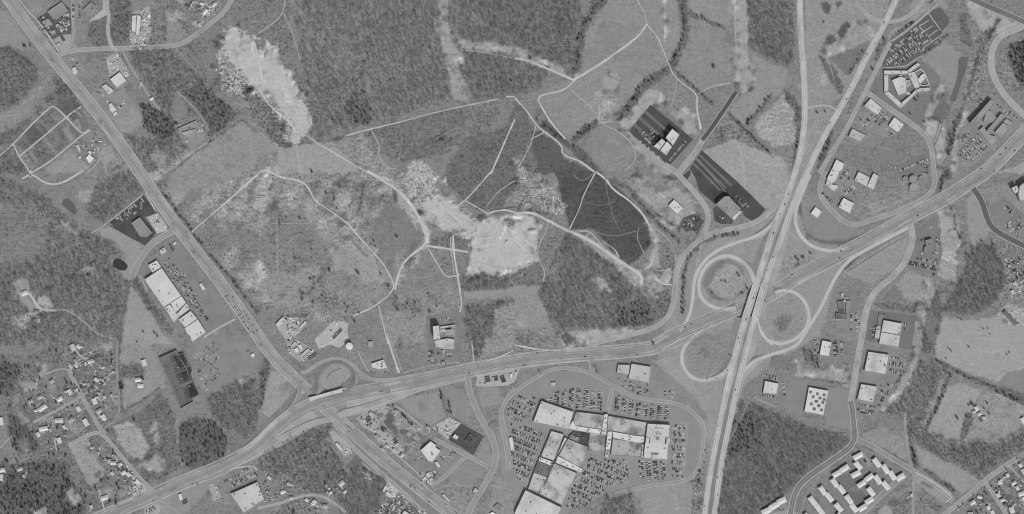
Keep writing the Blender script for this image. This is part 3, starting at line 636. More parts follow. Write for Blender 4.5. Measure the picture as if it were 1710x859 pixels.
def bridge(span, w, h, label, deckmat, parmat, pier_skew):
    a, b = W(span[0]), W(span[-1]); cx, cy = (a[0] + b[0]) / 2, (a[1] + b[1]) / 2
    ln = math.hypot(b[0] - a[0], b[1] - a[1]); an = math.atan2(b[1] - a[1], b[0] - a[0])
    t = thing('road_bridge', label, 'bridge', cx, cy, 0)
    loc = lambda v: [(q[0], q[1], q[2]) for q in v]
    v, f = box(0, 0, h - 1.1, ln + .6, w * S, 1.25, an); mesh_obj('deck', v, f, deckmat, t)
    c, s = math.cos(an), math.sin(an)
    for sg in (-1, 1):
        ox, oy = -s * sg * w * S / 2, c * sg * w * S / 2
        v, f = box(ox, oy, h - .4, ln + 3, 1.5, 1.5, an); mesh_obj('parapet', v, f, parmat, t)
    for k in (-.5, -.17, .17, .5):
        thick = 1.6 if abs(k) == .5 else 1.0
        v, f = box(c * ln * k, s * ln * k, -.3, thick, w * S - 1.2, h - .75, an); mesh_obj('abutment' if abs(k) == .5 else 'pier', v, f, gm(140), t)
    return t
def divided(name, p, zf, lane_w, med, sh):
    """two carriageways either side of a median, with shoulders, wear bands and painted lines"""
    tot = med + 2 * lane_w
    ribbon('road_shoulder', p, tot + 2 * sh, PALE, .05, zf)
    ribbon('median', p, med + .6, GRASS, .16, zf)
    for s in (-1, 1):
        q = offset(p, s * (med / 2 + lane_w / 2)); ribbon(name, q, lane_w, TAR, .12, (lambda z: (lambda x, y: z))(0) if zf is None else zf)
        for k in (-.25, .25):
            ribbon('tyre_wear', offset(q, k * lane_w), lane_w * .17, OIL, .36, zf)
        for k, dsh in ((-.47, None), (0, 9), (.47, None)): line(q, k * lane_w, .25, zf, dsh, .66)
ART_A, ART_B, ART_C = cut(ART, (544, 668), 23)
for seg in (ART_A, ART_B, ART_C): divided('arterial_carriageway', seg, z_art, 8.2, 4.6, 1.6)
for seg in (ART_A, ART_C):
    for r in split_runs(seg, z_art): embank(r, 25, z_art)
bridge(ART_B, 25, 5.6, 'low bridge with bright concrete edges carrying the east-west highway over the other highway', gm(150), gm(186), 0)
for off, w in ((-9.2, 5.6),): ribbon('bridge_pavement', offset(ART_B, off), w, gm(192, .05, .4, .04), .66, z_art)
divided('highway_carriageway', HWY, None, 7.4, 3.2, 1.2)
FA1, FA2, FA3 = cut(FRA, (1252, 505), 25); FB1, FB2, FB3 = cut(FRB, (1269, 504), 25)
for parts_, lab in (((FA1, FA2, FA3), 'western of the two parallel freeway bridges over the divided highway'), ((FB1, FB2, FB3), 'eastern of the two parallel freeway bridges over the divided highway')):
    for seg in parts_:
        ribbon('road_shoulder', seg, 10.6, gm(166, .08), .05, z_free)
        ribbon('freeway_carriageway', seg, 8.2, CONC, .12, z_free)
        for k in (-.22, .22): ribbon('tyre_wear', offset(seg, k * 8.2), 1.2, gm(170, .06, .4, .1), .36, z_free)
        for k, dsh in ((-.46, None), (0, 9), (.46, None)): line(seg, k * 8.2, .25, z_free, dsh, .66)
    for seg in (parts_[0], parts_[2]):
        for r in split_runs(seg, z_free): embank(r, 11, z_free)
    bridge(parts_[1], 10.8, 5.6, lab, gm(170), gm(196), 0)
# grass strip between the freeway carriageways, worn along its middle
mid = dense([P('b2 1228 540')[0]] + P('c2 1130 0 1085 185 1041 390 1002 590 962 859'))
ribbon('median', [q + () for q in mid], 9, gm(128, .1, .3, .1), .05, lambda x, y: 0)

def near(x, y, line_): return min(math.hypot(x - q[0], y - q[1]) for q in line_)
def z_ramp(x, y):
    """ramps leave the raised roads at their height and come down to the plain"""
    h = 0
    if x > 900:
        zf_ = z_free(x, y)
        if zf_ > 0: h = zf_ * max(sm(1 - (near(x, y, FRA) - 7) / 34), sm(1 - (near(x, y, FRB) - 7) / 34))
    else:
        zf_ = z_art(x, y)
        if zf_ > 0: h = zf_ * sm(1 - (near(x, y, ART) - 13) / 26)
    return h
def road(name, s, w, m, z=.1, zs=None, edge=None, centre=False, w2=None):
    p = dense(chaikin(overrun(P(s))))
    zf = z_ramp if 'ramp' in name else None
    if zf: p = [q[:2] + (zf(*q[:2]),) for q in p]
    if edge: ribbon('road_shoulder', p, w + edge[0], edge[1], z - .05)
    o = ribbon(name, p, w, m, z, w2=w2)
    if zf:
        for r in split_runs(p, zf): embank(r, w + 2)
    if centre: line(p, 0, .3, lambda x, y: 0, None, .42)
    return p
EK = (1.6, KERB); EG = (2.0, PALE)
RAMP = gm(181, .05, .5, .06)
# ramps of the western interchange
R1 = road('loop_ramp', 'c1 285 262 296 235 291 190 318 132 378 100 440 114 475 160 478 205 458 240 412 268', 4.6, gm(160, .06), .2, None, (1.4, gm(124, .1)))
road('ramp', 'c1 215 150 232 165 300 112 385 84 455 105 500 150 545 185 600 198 690 190 780 172', 6.5, gm(154, .08), .2, None, (1.4, gm(124, .1)))
road('ramp', 'c1 400 372 430 352 540 328 650 288 780 246 950 203 1030 184', 5.5, TAR, .2, None, EG)
road('ramp', 'c1 110 115 170 165 203 215 205 262 170 330 90 402 0 478 -80 545', 4.5, gm(152, .06), .2, None, (2, gm(108, .1)))
road('ramp', 'c1 470 448 400 395 330 388 230 420 120 480 0 552 -120 620 -230 668', 5.5, TAR, .2, None, EG)
road('frontage_road', 'c0 1274 532 1200 600 1120 648 1030 682 1000 690', 4, TAR2, .2, None, EG)
# ramps of the freeway interchange
Z6 = 6.0
road('ramp', 'b2 1340 120 1310 200 1274 268 1200 325 1080 360 1000 395 940 442 900 500 884 560 879 650 860 730 815 795', 4.4, RAMP, .2, None, (1.4, PALE))
road('loop_ramp', 'b2 1200 560 1186 570 1170 500 1120 442 1040 416 960 452 915 520 906 590 932 650 1010 690 1090 680', 5, RAMP, .2, None, (1.6, PALE))
road('loop_ramp', 'b2 1216 640 1196 700 1202 765 1228 820 1274 862', 4.2, RAMP, .2)
road('loop_ramp', 'b3 0 838 50 855 90 856 150 832 198 782 214 720 195 652 150 606 90 590 40 604', 4.8, RAMP, .2, None, (1.4, PALE))
road('loop_ramp', 'c2 1082 80 1065 122 1030 165 980 190 920 200 870 182 836 140 822 90 832 40 862 -2 930 -50', 4.8, RAMP, .2, None, (1.4, PALE))
road('ramp', 'c2 1112 190 1130 150 1180 100 1274 66 1340 50 1400 20 1430 -30 1470 -95 1510 -155 1540 -225 1600 -340 1660 -405 1720 -440 1850 -510 1950 -560', 4.6, RAMP, .2, None, (1.4, PALE))
road('ramp', 'b3 215 20 160 150 142 200 142 270 172 332 232 382 330 402 405 380', 4.6, RAMP, .2, None, (1.4, PALE))
road('link_road', 'a3 205 535 260 522 310 522 345 545', 3, PALE, .2)
road('loop_ramp', 'a3 440 20 470 40 505 85 560 106 640 110 720 72 770 10 775 0', 4, gm(156), .2, None, (2, PALE))
road('ramp', 'c2 690 60 830 20 930 -40 1000 -100', 3.5, gm(158), .2)
for q_, w_ in (('c1 340 190 355 165 385 145 415 138', 1.2), ('c1 330 240 350 255 385 248 440 225', 3), ('c1 100 372 170 322 200 265', 1)): road('ditch', q_, w_, gm(108, .1), .17)
# streets
road('frontage_road', 'b2 1300 150 1274 190 1220 242 1140 275 1010 300 930 332 870 380 820 440 796 510 790 600 780 680 745 742 680 782 560 816 400 850 380 875', 6.2, TAR, .2, None, EG)
road('street', 'p 1085 262 1093 267 1124.5 282.7 1147 307 1164 326 1179.6 346.5 1183.5 362 1181 378 1172.7 398 1152 414', 6.5, TAR, .2, None, EG)
road('street', 'q1020.150 640 830 760 680 850 560 900 470', 8, TAR, .2, None, EK)
road('new_street', 'q1020.150 885 490 960 395 1060 250 1215 20', 7.2, DARK, .22, None, (2.2, PALE))
road('street', 'b3 712 262 718 290 725 350 690 450 620 530 542 590 500 660 480 760 465 859 440 1000 420 1130 415 1150', 8.5, TAR, .2, None, EK, True)
road('street', 'c3 415 300 424 340 430 400 438 470 425 510 400 542 280 622 180 692 135 762 118 859', 8, gm(118, .06), .2, None, (3, PALE), True)
road('street', 'b3 1022 88 1065 150 1085 220 1110 280 1170 322 1274 372', 9, gm(98, .06), .2, None, EK)
road('street', 'b3 1274 270 1245 300 1240 335', 4, gm(110), .2, None, EK)
road('street', 'a3 500 460 600 530 700 600 780 660 815 720 830 859', 6, gm(150), .2, None, EG)
road('street', 'b3 832 0 835 60 810 120 700 180 600 220 500 250 440 272 375 250 320 195 280 150 262 110 268 60 292 0', 6, gm(148), .2, None, EG)
road('frontage_road', 'a3 612 212 540 350 470 490 390 650 300 790 262 860', 5.2, gm(156), .2, None, EG)
road('frontage_road', 'a3 610 210 700 150 800 60 850 20', 4, gm(158), .18)
road('street', 'a3 1274 570 1200 500 1140 420 1108 330 1115 240 1160 172 1274 130', 9, gm(162, .08), .2, None, (2, GRAV))
road('street', 'a3 1010 -8 1100 35 1274 108', 8.5, gm(112), .2, None, EG)
road('street', 'c3 1274 560 1180 620 1080 690 970 790 880 859', 6.5, gm(150), .2, None, EG)
road('street', 'c3 1080 700 1130 770 1185 859', 4.5, gm(150), .2, None, EG)
road('street', 'c3 1200 620 1274 700', 4, gm(150), .2)
road('street', 'c3 690 660 620 720 540 790 470 859', 7, gm(138), .2, None, EG)
road('street', 'c3 450 490 520 520 620 580 720 640 800 690 920 770 900 800', 6.5, gm(140), .2, None, EG)
road('gravel_track', 'c3 685 360 688 450 700 540 715 620 730 655 725 740 725 859', 5, gm(148, .1), .2)
road('gravel_track', 'c3 735 650 840 710 915 770 912 782 885 802', 2, gm(186), .24)
road('street', 'c2 1290 330 1180 280', 3, gm(150), .2)
road('street', 'c3 -10 155 120 185 300 210 412 245', 4, gm(132), .2)
road('apartment_drive', 'q1240.711 800 500 900 640 1000 760 1080 859', 6, gm(130), .2)
road('apartment_drive', 'q1240.711 830 400 760 460 700 560 610 680 560 859', 6, gm(136), .2)
road('apartment_drive', 'q1240.711 350 850 420 835 500 850 560 880', 6, gm(150), .2)
road('cul_de_sac', 'q1390.711 200 240 270 250 330 320 370 400', 7, gm(140), .19)
# mall roads
MR = gm(146, .06, .4, .06)
road('mall_access_road', 'c2 375 62 378 110 384 165', 7, MR, .2, None, EK)
road('mall_ring_road', 'c2 384 165 430 190 500 236 600 282 700 298 800 308 870 346 925 402 936 450 930 520 918 600 895 655 860 690 760 708 640 722 560 742 470 770', 4.5, MR, .2, None, EK)
road('mall_ring_road', 'c2 384 165 330 145 250 135 180 142 120 172 50 215 0 255 -50 300 -70 360 -55 430 -30 500 -30 580 0 640 60 700 80 720', 4.5, MR, .2, None, EK)
road('mall_access_road', 'c2 480 225 470 290 455 355', 5, MR, .2, None, EK)
road('street', 'c1 1045 150 1040 200 1050 260 1085 350 1130 425 1172 500 1182 600 1140 690 1080 780 1035 870', 8.5, MR, .2, None, EG)
road('mall_access_road', 'c1 1274 235 1225 300 1202 360 1212 450 1236 560 1240 640', 4.5, MR, .2, None, EG)
road('mall_access_road', 'c1 1140 425 1160 400 1178 395 1185 410', 3, gm(110), .2)
road('street', 'c1 870 485 960 530 1060 580 1145 628', 5, MR, .2, None, EK)
road('street', 'c1 860 720 920 680 1015 585 1040 575', 4.5, MR, .2, None, EK)
road('street', 'c1 820 430 700 330 660 318 540 352 490 390', 4, gm(158), .2)
road('service_road', 'c1 500 380 640 520 740 610 860 718', 2.5, gm(164), .2)
road('service_road', 'c1 510 600 560 640 640 690', 3, gm(150), .2)
road('street', 'c1 380 410 470 530 560 610 650 690 740 770 830 859', 5, gm(150), .2, None, EG)
road('street', 'c1 0 830 100 808 200 775 270 760 340 775 440 850', 5, gm(160), .2)
# north-west streets
ST_ = gm(152, .08)
road('street', 'a0 270 282 330 256 380 248 520 241 600 240 740 235 870 228 940 195 1040 120 1110 60 1145 0', 5.5, ST_, .2, None, EG)
road('street', 'a0 360 0 355 80 370 150 355 210 382 246', 5, ST_, .2)
road('gravel_track', 'a0 522 0 542 90 530 150 550 230 578 252', 6, GRAV, .2)
road('gravel_track', 'a0 602 244 640 320 682 390 722 450 762 510 792 540', 4, gm(150, .1), .2)
road('gravel_track', 'a0 870 450 930 500 1000 580 1032 650', 3, gm(146, .1), .2)
road('footpath', 'a0 870 245 930 310 1000 380', 2, gm(140), .18)
road('service_road', 'a0 170 85 230 160 284 244 292 256', 2.2, KERB, .2)
road('service_road', 'a0 95 0 150 70 170 85', 3, gm(162), .2)
DR = gm(184, .1)
road('driveway', 'a0 0 770 65 715 160 612 250 530 270 525 330 582 405 668 440 640', 2.2, DR, .2)
road('driveway', 'a0 65 715 95 775 150 852 150 880', 2.2, DR, .22)
road('driveway', 'a0 95 775 200 690 330 578 402 528', 2.2, DR, .24)
road('driveway', 'a0 150 859 250 800 350 716 410 666 450 645', 2.2, DR, .26)
road('driveway', 'a0 430 859 500 790 482 740', 3, gm(154), .2)
road('driveway', 'a0 490 780 522 812 525 859', 3, gm(154), .2)
road('driveway', 'b0 110 40 160 15 222 65 300 70 412 0', 3, DR, .2)
road('driveway', 'b0 150 0 160 15', 3, DR, .2)
road('service_road', 'b0 450 312 530 262 705 122', 2.2, gm(166), .2)
road('street', 'b0 648 540 690 442 740 370 800 330 868 292', 8.6, gm(146), .2, None, EK)
road('service_road', 'b0 690 515 732 605', 2.6, gm(160), .2)
road('gravel_track', 'b0 110 605 150 605 192 690 280 692', 4, gm(186, .08), .2)
road('gravel_track', 'b0 270 690 340 690 430 760 480 810 560 832', 2.6, gm(154), .2)
road('service_road', 'b0 860 760 950 859', 3, gm(130), .2)
road('service_road', 'b0 1010 825 1070 785 1165 735', 3.2, gm(168), .2)
road('service_road', 'b0 720 110 770 200', 1.6, gm(190), .2)
# south-west streets
road('street', 'c0 340 140 360 190 400 265 430 320 500 445 520 465', 4.5, gm(150), .2, None, EG)
road('street', 'c0 165 405 260 355 330 318 400 275', 5, gm(154), .2)
road('street', 'c0 400 275 440 255 490 240', 3, gm(150), .2)
road('street', 'c0 500 445 590 380 592 290 580 180 580 0', 3.2, gm(142), .2)
road('street', 'c0 340 520 420 475 470 455 510 462 570 535 640 620 700 690 755 745', 4.5, gm(154), .2, None, EG)
road('driveway', 'c0 230 165 290 140 335 142', 2, gm(164), .2)
road('driveway', 'c0 340 145 380 80 420 70 500 30 560 10', 2.2, gm(150), .2)
road('driveway', 'c0 450 95 400 85 360 20', 3, gm(168), .2)
road('driveway', 'c0 535 200 535 165 575 155', 2, gm(168), .2)
road('driveway', 'c0 490 740 520 850', 2, gm(184), .2)
road('driveway', 'c0 270 490 280 545', 1.6, gm(184), .2)
road('driveway', 'c0 248 265 262 285 295 290', 1.6, gm(184), .2)
road('driveway', 'c0 0 530 60 470', 1.8, gm(165), .2)
road('driveway', 'c0 780 95 800 40 840 20', 2, gm(150), .2)
road('street', 'c0 780 780 830 810 890 859', 4, gm(152), .2)
road('service_road', 'c0 640 720 660 765 735 740 660 690', 2, gm(170), .2)
road('service_road', 'c0 1000 690 960 690 925 705', 3, gm(160), .2)
road('service_road', 'c0 1080 650 1240 615 1274 640', 2.6, gm(174), .2)
# dirt tracks of the open country
TR = gm(186, .14, .3, .14); TR2 = gm(168, .14, .3, .14)
for s, w, m in (
    ('b1 95 230 100 510', 1.3, gm(154)), ('b1 0 385 50 515', 1.3, gm(156)), ('b1 70 262 250 262', 1.3, gm(152)), ('b1 118 390 125 510', 1.2, gm(152)), ('b1 350 350 440 270', 1.6, gm(158)), ('b1 160 570 300 440', 1.4, gm(154)), ('b1 460 340 540 430', 1.4, gm(120)),
    ('b0 1010 90 1060 130 1120 140', 2, gm(162)), ('b0 1080 380 1160 300 1274 230', 1.6, gm(120)), ('p 470 112 480 150 495 185 505 218', 3, gm(192, .08)), ('p 432 148 450 178 478 198 498 222', 3, gm(190, .08)), ('p 425 70 432 100 440 140', 2.4, gm(188, .08)), ('p 700 290 722 330 745 350 770 372', 3, gm(190, .08)), ('p 800 400 850 392 880 420', 2.6, gm(190, .08)), ('p 812 440 850 452 890 440', 2.4, gm(166, .08)),
    ('b2 290 20 330 60 400 5', 1.6, gm(130)), ('b2 330 150 420 180 500 150', 1.4, gm(122)), ('b2 370 295 480 330 600 300', 1.4, gm(122)), ('b2 440 0 470 200 520 300', 1.2, gm(118)), ('a1 700 605 720 720 690 800', 1.6, gm(150)), ('a1 880 690 1000 620 1040 670', 1.6, gm(150)),
    ('b0 950 302 1080 190 1274 20', 3, TR), ('p 428 293 440 282 455 288 470 297 505 302 518 318 525 335 548 350 580 372 596 392 640 440 652 462 660 482 630 510 588 528', 3.4, TR),
    ('b1 600 670 612 720 632 800 645 859', 3.4, TR), ('c1 638 -30 660 40 690 130 700 160', 3.6, TR), ('c1 715 150 690 80 660 10 640 -30', 2.4, gm(150)),
    ('b1 680 590 700 500 742 430 832 370 852 300 800 250', 4.6, TR), ('b1 832 370 960 390 1040 402', 4.6, TR), ('b1 842 380 890 460 932 532 1000 515', 3.4, TR),
    ('b1 968 320 970 400 990 515 1000 600 1010 660 1000 700', 3.6, TR), ('b1 955 330 958 400 975 510', 1.8, TR), ('a1 192 640 190 700 212 859', 3, TR2),
    ('a1 210 650 300 712 400 770 500 830 560 862', 4.4, TR), ('b1 542 0 640 60 700 100 762 170 830 290 842 360', 4.6, TR), ('a1 0 170 100 100 128 62 137 0', 2.4, TR2),
    ('a1 130 68 180 180 212 300', 3, TR2), ('a1 205 50 240 130 262 260 290 420 268 500', 1.8, gm(138)), ('a1 440 672 500 655 700 605 900 550 1190 490', 2.2, TR),
    ('a1 565 650 607 722 595 770 642 832 682 836', 2.2, TR2), ('a1 1230 480 1274 478', 3, TR), ('a2 0 485 60 550 105 618 150 655 235 720 228 770 320 795 400 859', 3.4, TR),
    ('a2 105 615 78 720 20 822', 2.4, TR2), ('a2 78 690 150 655', 2.2, TR2), ('a1 1274 590 1200 752 1155 862', 2.8, TR), ('b1 1160 0 1040 140 980 185', 2.8, TR), ('b1 1274 50 1195 98 1130 180', 2, TR2),
    ('b1 1030 150 1085 180 1140 215', 2.4, TR), ('b2 400 5 330 142 328 172 270 290', 3, TR), ('b2 400 5 450 42 490 100 570 150 640 222 680 300', 3.4, TR),
    ('b1 1140 215 1200 190 1274 208', 3, TR), ('b1 1150 200 1274 180', 2, gm(90)), ('b2 0 212 80 206 150 242 250 295 370 342 450 400 520 452 632 520 622 560', 4.6, TR),
    ('b2 320 300 372 300 432 372 450 400', 2.4, TR2), ('b2 430 345 500 395 512 430', 2.4, TR2), ('b2 165 260 155 300 122 360 108 430 152 500 140 550', 2.2, TR2), ('b2 638 410 600 330 615 280', 2, TR2),
    ('b2 690 530 730 562 775 565', 3, TR), ('b2 700 495 765 495', 2, TR2), ('b2 690 280 760 340 795 400 790 500', 2.2, TR2),
    ('a2 0 290 60 300 150 338 290 396', 3.6, TR), ('a2 300 395 240 452 132 470 110 492 150 560 180 610 250 690', 2.6, TR), ('a2 290 396 400 330 600 192 652 118', 5, TR),
    ('a2 652 118 640 60 605 0', 3, TR2), ('a2 652 118 712 190 762 330 800 396 905 465 895 530 920 640', 3, TR), ('a2 800 396 798 450 770 530', 1.8, TR2), ('a2 912 0 912 440', 1.5, gm(150)),
    ('a2 905 465 960 432 1070 410', 2, TR2), ('a2 280 450 390 540 420 612 520 652 588 720 602 790 540 850', 3.2, TR2), ('a2 410 610 480 600', 3, TR2), ('a2 380 310 500 225 600 150', 2, gm(146)),
    ('a2 1080 0 1092 200 1110 400 1130 440', 2, gm(162)), ('a2 1135 0 1140 200 1150 330 1135 440', 2, gm(162)), ('a1 1010 250 1100 255 1274 290', 3, gm(168)), ('a2 560 650 640 742 700 820 770 859', 6, gm(152)),
    ('a3 300 285 330 370 340 450 330 530', 2.2, gm(150)), ('a3 240 370 250 470 240 520', 2, gm(150)), ('a3 900 450 870 560 830 700', 1.2, gm(120)), ('a3 870 620 832 720', 1.2, gm(110)),
    ('b1 600 520 700 545 870 520', 2, gm(146)), ('b1 780 600 930 545', 1.8, gm(150)), ('b1 1240 470 1250 540 1274 570', 2, gm(150)), ('b1 440 260 520 250', 2.6, gm(170)), ('b1 450 240 468 190', 2.6, gm(165)), ('b1 480 300 500 260', 2.6, gm(170)),
    ('c1 720 160 860 122 1000 108', 2.4, gm(166)), ('c1 1090 110 1180 90 1274 45', 3, TR), ('c1 1060 0 1072 120', 3, TR), ('c2 0 22 120 45 220 50 340 42', 2.6, TR), ('c2 340 45 310 20 300 0', 2, TR2),
    ('c2 375 45 380 15 430 0 560 -20', 2.4, gm(156)), ('c3 1075 310 1100 270 1140 262 1210 300 1274 330', 2, TR2), ('b3 1140 760 1180 700 1274 650', 2, gm(160)), ('b3 510 440 590 520', 1.4, gm(156)), ('b3 400 500 480 450 640 350 690 330', 1.2, gm(124)),
    ('c3 1210 10 1274 50', 2, gm(150)), ('c3 1170 165 1274 95', 1.4, gm(164)), ('c2 1165 285 1110 400 1060 495', 1.6, gm(158)), ('c3 -110 285 0 345 130 395 300 460 400 455', 1.8, gm(106)), ('c1 500 60 520 110 560 170 600 185 680 180', 1.8, gm(180))):
    road('dirt_track', s, max(1.3, w * .74), m, .18)

# resurfaced and worn stretches of single lanes
rg = random.Random(77)
for pts, zf, lanes, w, n in ((ART, z_art, (-8.4, -4.5, 4.5, 8.4), 3.4, 46), (HWY, None, (-7, -3.5, 3.5, 7), 3.2, 46), (FRA, z_free, (-2, 2), 3.4, 14), (FRB, z_free, (-2, 2), 3.4, 14)):
    for _ in range(n):
        i = rg.randrange(2, len(pts) - 8); k = rg.randrange(2, 7); q = offset(pts[i:i + k], rg.choice(lanes))
        ribbon('resurfaced_patch', q, w * rg.uniform(.5, 1), gm(rg.choice((128, 138, 150, 166) if zf is not z_free else (164, 172, 192)), .1, .5, .1), .37, zf)
# painted lines, joined: far too thin to pick apart from this height
v = []; f = []
for p, w, zf, dash, z in road_lines:
    L1, R1 = offset(p, -w / 2), offset(p, w / 2)
    for i in range(len(p) - 1):
        if dash and i % 3: continue
        k = len(v)
        for q, c in ((L1[i], p[i]), (R1[i], p[i]), (R1[i + 1], p[i + 1]), (L1[i + 1], p[i + 1])):
            a = W(q); v.append((a[0], a[1], z + (zf(*c[:2]) if zf else (c[2] if len(c) > 2 else 0))))
        f.append((k, k + 1, k + 2, k + 3))
kind(mesh_obj('road_markings', v, f, MARK), 'stuff')

# ================================================================ PARKING LOTS AND YARDS
LOTS = []                                # polygon, row angle, share of bays taken, cars as single objects?, place name
def sheet(name, poly, m, z):
    v = [W(q) + (z,) for q in poly]; n = len(v)
    f = list(range(n))
    if area([(q[0], q[1]) for q in v]) < 0: f.reverse()
    return kind(mesh_obj(name, v, [f], m), 'structure')
LZ = [0]
def lot(s, tone, rows=(), name='parking_lot', grain=.07, stain=.12):
    poly = spill(P(s)); LZ[0] += 1; tone = tone - 12 if tone < 112 else tone + 3 if tone < 135 else tone + 8 if tone > 149 else tone
    sheet(name, poly, gm(tone, grain, .3, .05, stain=stain), .045 + .003 * (LZ[0] % 30))
    for r in rows: LOTS.append((P(r[0]) if r[0] else poly,) + tuple(r[1:]))
lot('p 845 690 856 668 868 650 884 636 905 626 930 620 960 618 985 622 1006 634 1030 648 1060 664 1095 672 1130 676 1160 690 1172 706 1174 722 1170 750 1162 782 1150 798 1120 804 1060 812 1020 822 980 838 950 846 940 859 855 859 866 840 850 812 838 790 832 760 832 730 838 706', 140,
    [('c2 130 290 240 240 330 235 450 260 440 350 300 335 200 310', 93, .55, 'north lot of the mall'), ('c2 485 260 560 290 640 310 780 330 775 390 650 385 480 345', 96, .6, 'north lot of the mall'),
     ('c2 -40 330 30 260 110 285 80 390 -30 420', 26, .55, 'west lot of the mall'), ('c2 -20 440 60 420 140 450 60 690 10 690 -20 600', 22, .62, 'west lot of the mall'),
     ('c2 375 565 450 590 560 590 560 700 470 720 340 830 250 830 290 690', 24, .62, 'south lot of the mall'), ('c2 600 590 740 600 760 680 620 700', 84, .55, 'south lot of the mall'), ('c2 775 420 850 420 830 680 770 670', 4, .6, 'east lot of the mall')], stain=.05)
lot('c2 400 110 500 100 680 120 790 200 800 300 700 290 600 275 500 225 420 170', 139, [('c2 510 190 660 215 680 260 620 270 520 220', 88, .4, 'lot of the paired stores north of the mall'), ('c2 740 250 800 250 790 295 745 290', 88, .5, 'lot of the paired stores north of the mall')])
lot('c2 820 400 860 400 840 690 800 700', 146, stain=0)
lot('c1 1085 170 1180 140 1274 160 1300 130 1274 200 1180 222 1090 215', 168, name='yard')
lot('q200.430 420 40 700 5 1110 590 840 715 560 280', 130, [('q200.430 430 110 560 60 680 250 860 560 850 650 740 520 600 350', -56, .5, 'shopping centre lot')])
lot('q200.430 190 190 280 60 320 150 250 210 300 300 250 280', 128, name='yard')
lot('q160.320 600 580 720 450 790 450 1000 790 740 800 640 640', 128, [('q160.320 650 680 720 640 860 800 700 790', -56, .45, 'shopping centre lot')])
lot('q220.560 520 150 700 20 1120 0 1277 260 1180 340 860 500 690 575', 133, [('q220.560 590 150 780 60 860 150 850 380 700 560', -30, .26, 'lot beside the dark flat roof'), ('q220.560 1080 90 1150 130 1180 200 1100 160', -30, .35, 'lot beside the dark flat roof')])
lot('q160.320 105 315 460 30 590 210 470 250 590 400 480 525 300 430', 96, [('q160.320 120 315 450 60 470 100 180 350', -38, .5, 'dealer lot by the highway'), ('q160.320 250 280 440 120 460 190 330 310', -38, .3, 'dealer lot by the highway')], stain=.2)
lot('q160.320 500 250 600 210 690 340 690 380 590 410', 168, name='bare_yard', grain=.2)
lot('q0.0 350 185 600 20 690 90 690 330 610 335 510 385', 108, [('q0.0 350 190 430 150 520 370 480 350', 55, .5, 'top left dealer lot'), ('q0.0 560 200 670 120 680 240 590 320', -36, .5, 'top left dealer lot')], stain=.25)
lot('q0.0 520 390 590 340 690 335 700 460 590 500', 150, name='yard', grain=.12)
lot('q0.0 700 0 800 0 790 220 740 260 700 420 690 200', 140, [('q0.0 700 20 735 20 735 220 705 220', 90, .6, 'top left corner row'), ('q0.0 760 30 795 30 790 220 760 220', 90, .4, 'top left corner row')])
lot('q0.0 860 210 1000 90 1010 0 1040 0 1060 130 950 190', 170, name='bare_yard', grain=.12)
lot('q0.0 640 570 730 530 830 660 860 700 760 760 690 690', 138, [('q0.0 680 560 740 540 820 670 790 700', 52, .4, 'small lot at the street corner')])
lot('a0 525 290 580 260 630 340 640 380 545 390', 158, name='storage_yard', grain=.22)
lot('a0 640 190 660 60 740 30 750 150 720 240 650 240', 152, name='storage_yard', grain=.3)
lot('a0 440 470 510 420 560 470 600 440 670 510 580 585 550 600', 140, [('a0 470 440 500 430 520 470 490 490', -50, .4, 'lot of the roadside store')])
lot('a0 420 670 480 635 540 720 480 740', 136, [('a0 430 680 480 650 525 715 490 730', -50, .25, 'lot by the garden centre')])
lot('a0 870 650 970 600 1030 620 1010 690 940 755', 142, name='yard')
lot('a0 370 540 400 530 445 625 412 660', 116, name='yard')
lot('q430.510 550 335 740 150 880 160 870 250 885 330 800 415 700 380 600 430', 166, name='storage_yard', grain=.1)
lot('q430.510 180 200 260 100 460 130 480 180 330 340 290 360', 158, name='yard', grain=.14)
lot('q430.510 280 370 380 330 560 440 470 540 420 560 310 470', 152, name='yard', grain=.14)
lot('q430.510 1010 550 1230 470 1277 610 1277 690 1180 690 1080 630', 140, [('q430.510 1070 640 1230 640 1277 660 1150 680', 20, .4, 'lot of the white store by the highway')])
lot('q640.510 410 110 690 65 750 60 750 540 690 560 450 590', 126, [('q640.510 420 430 490 440 480 560 450 580', 90, .45, 'lot of the hotel'), ('q640.510 480 460 680 460 690 550 500 580', 2, .35, 'lot of the hotel'), ('q640.510 520 100 690 80 690 150 540 170', -5, .35, 'lot of the hotel')])
lot('q640.510 900 740 950 690 1277 610 1277 740 1200 780 1000 790 900 785', 160, [('q640.510 930 700 1000 700 1000 770 930 770', 90, .2, 'filling station forecourt')], name='forecourt')
lot('q590.640 500 760 640 640 780 790 720 870 590 859', 130, [('q590.640 560 720 640 660 720 760 640 790', -36, .3, 'lot of the white store')])
lot('q590.640 700 859 820 690 880 640 1060 700 1040 740 920 859', 134, [('q590.640 830 720 960 650 1020 700 900 790', -60, .3, 'lot of the white store')])
lot('q590.640 760 430 930 330 1040 390 920 550', 166, name='bare_yard', grain=.14)
lot('q590.640 920 550 960 480 1050 390 1130 440 1265 510 1165 700 1010 600', 98, name='parking_lot')
lot('q590.640 200 470 300 440 490 640 480 720 300 600', 156, name='yard', grain=.2)
lot('q590.640 30 350 190 290 270 340 250 420 200 460 100 440', 150, name='yard', grain=.2)
lot('q640.711 330 480 440 420 500 540 460 585', 150, [('q640.711 340 480 430 430 480 540', -36, .4, 'small lot at the corner')])
lot('q640.711 30 560 80 520 160 620 100 700 20 680', 172, name='yard')
lot('q640.711 60 740 180 640 360 800 440 859 60 859', 118, [('q640.711 70 740 160 660 330 830 100 850', -50, .45, 'bottom edge lot')], stain=.3)
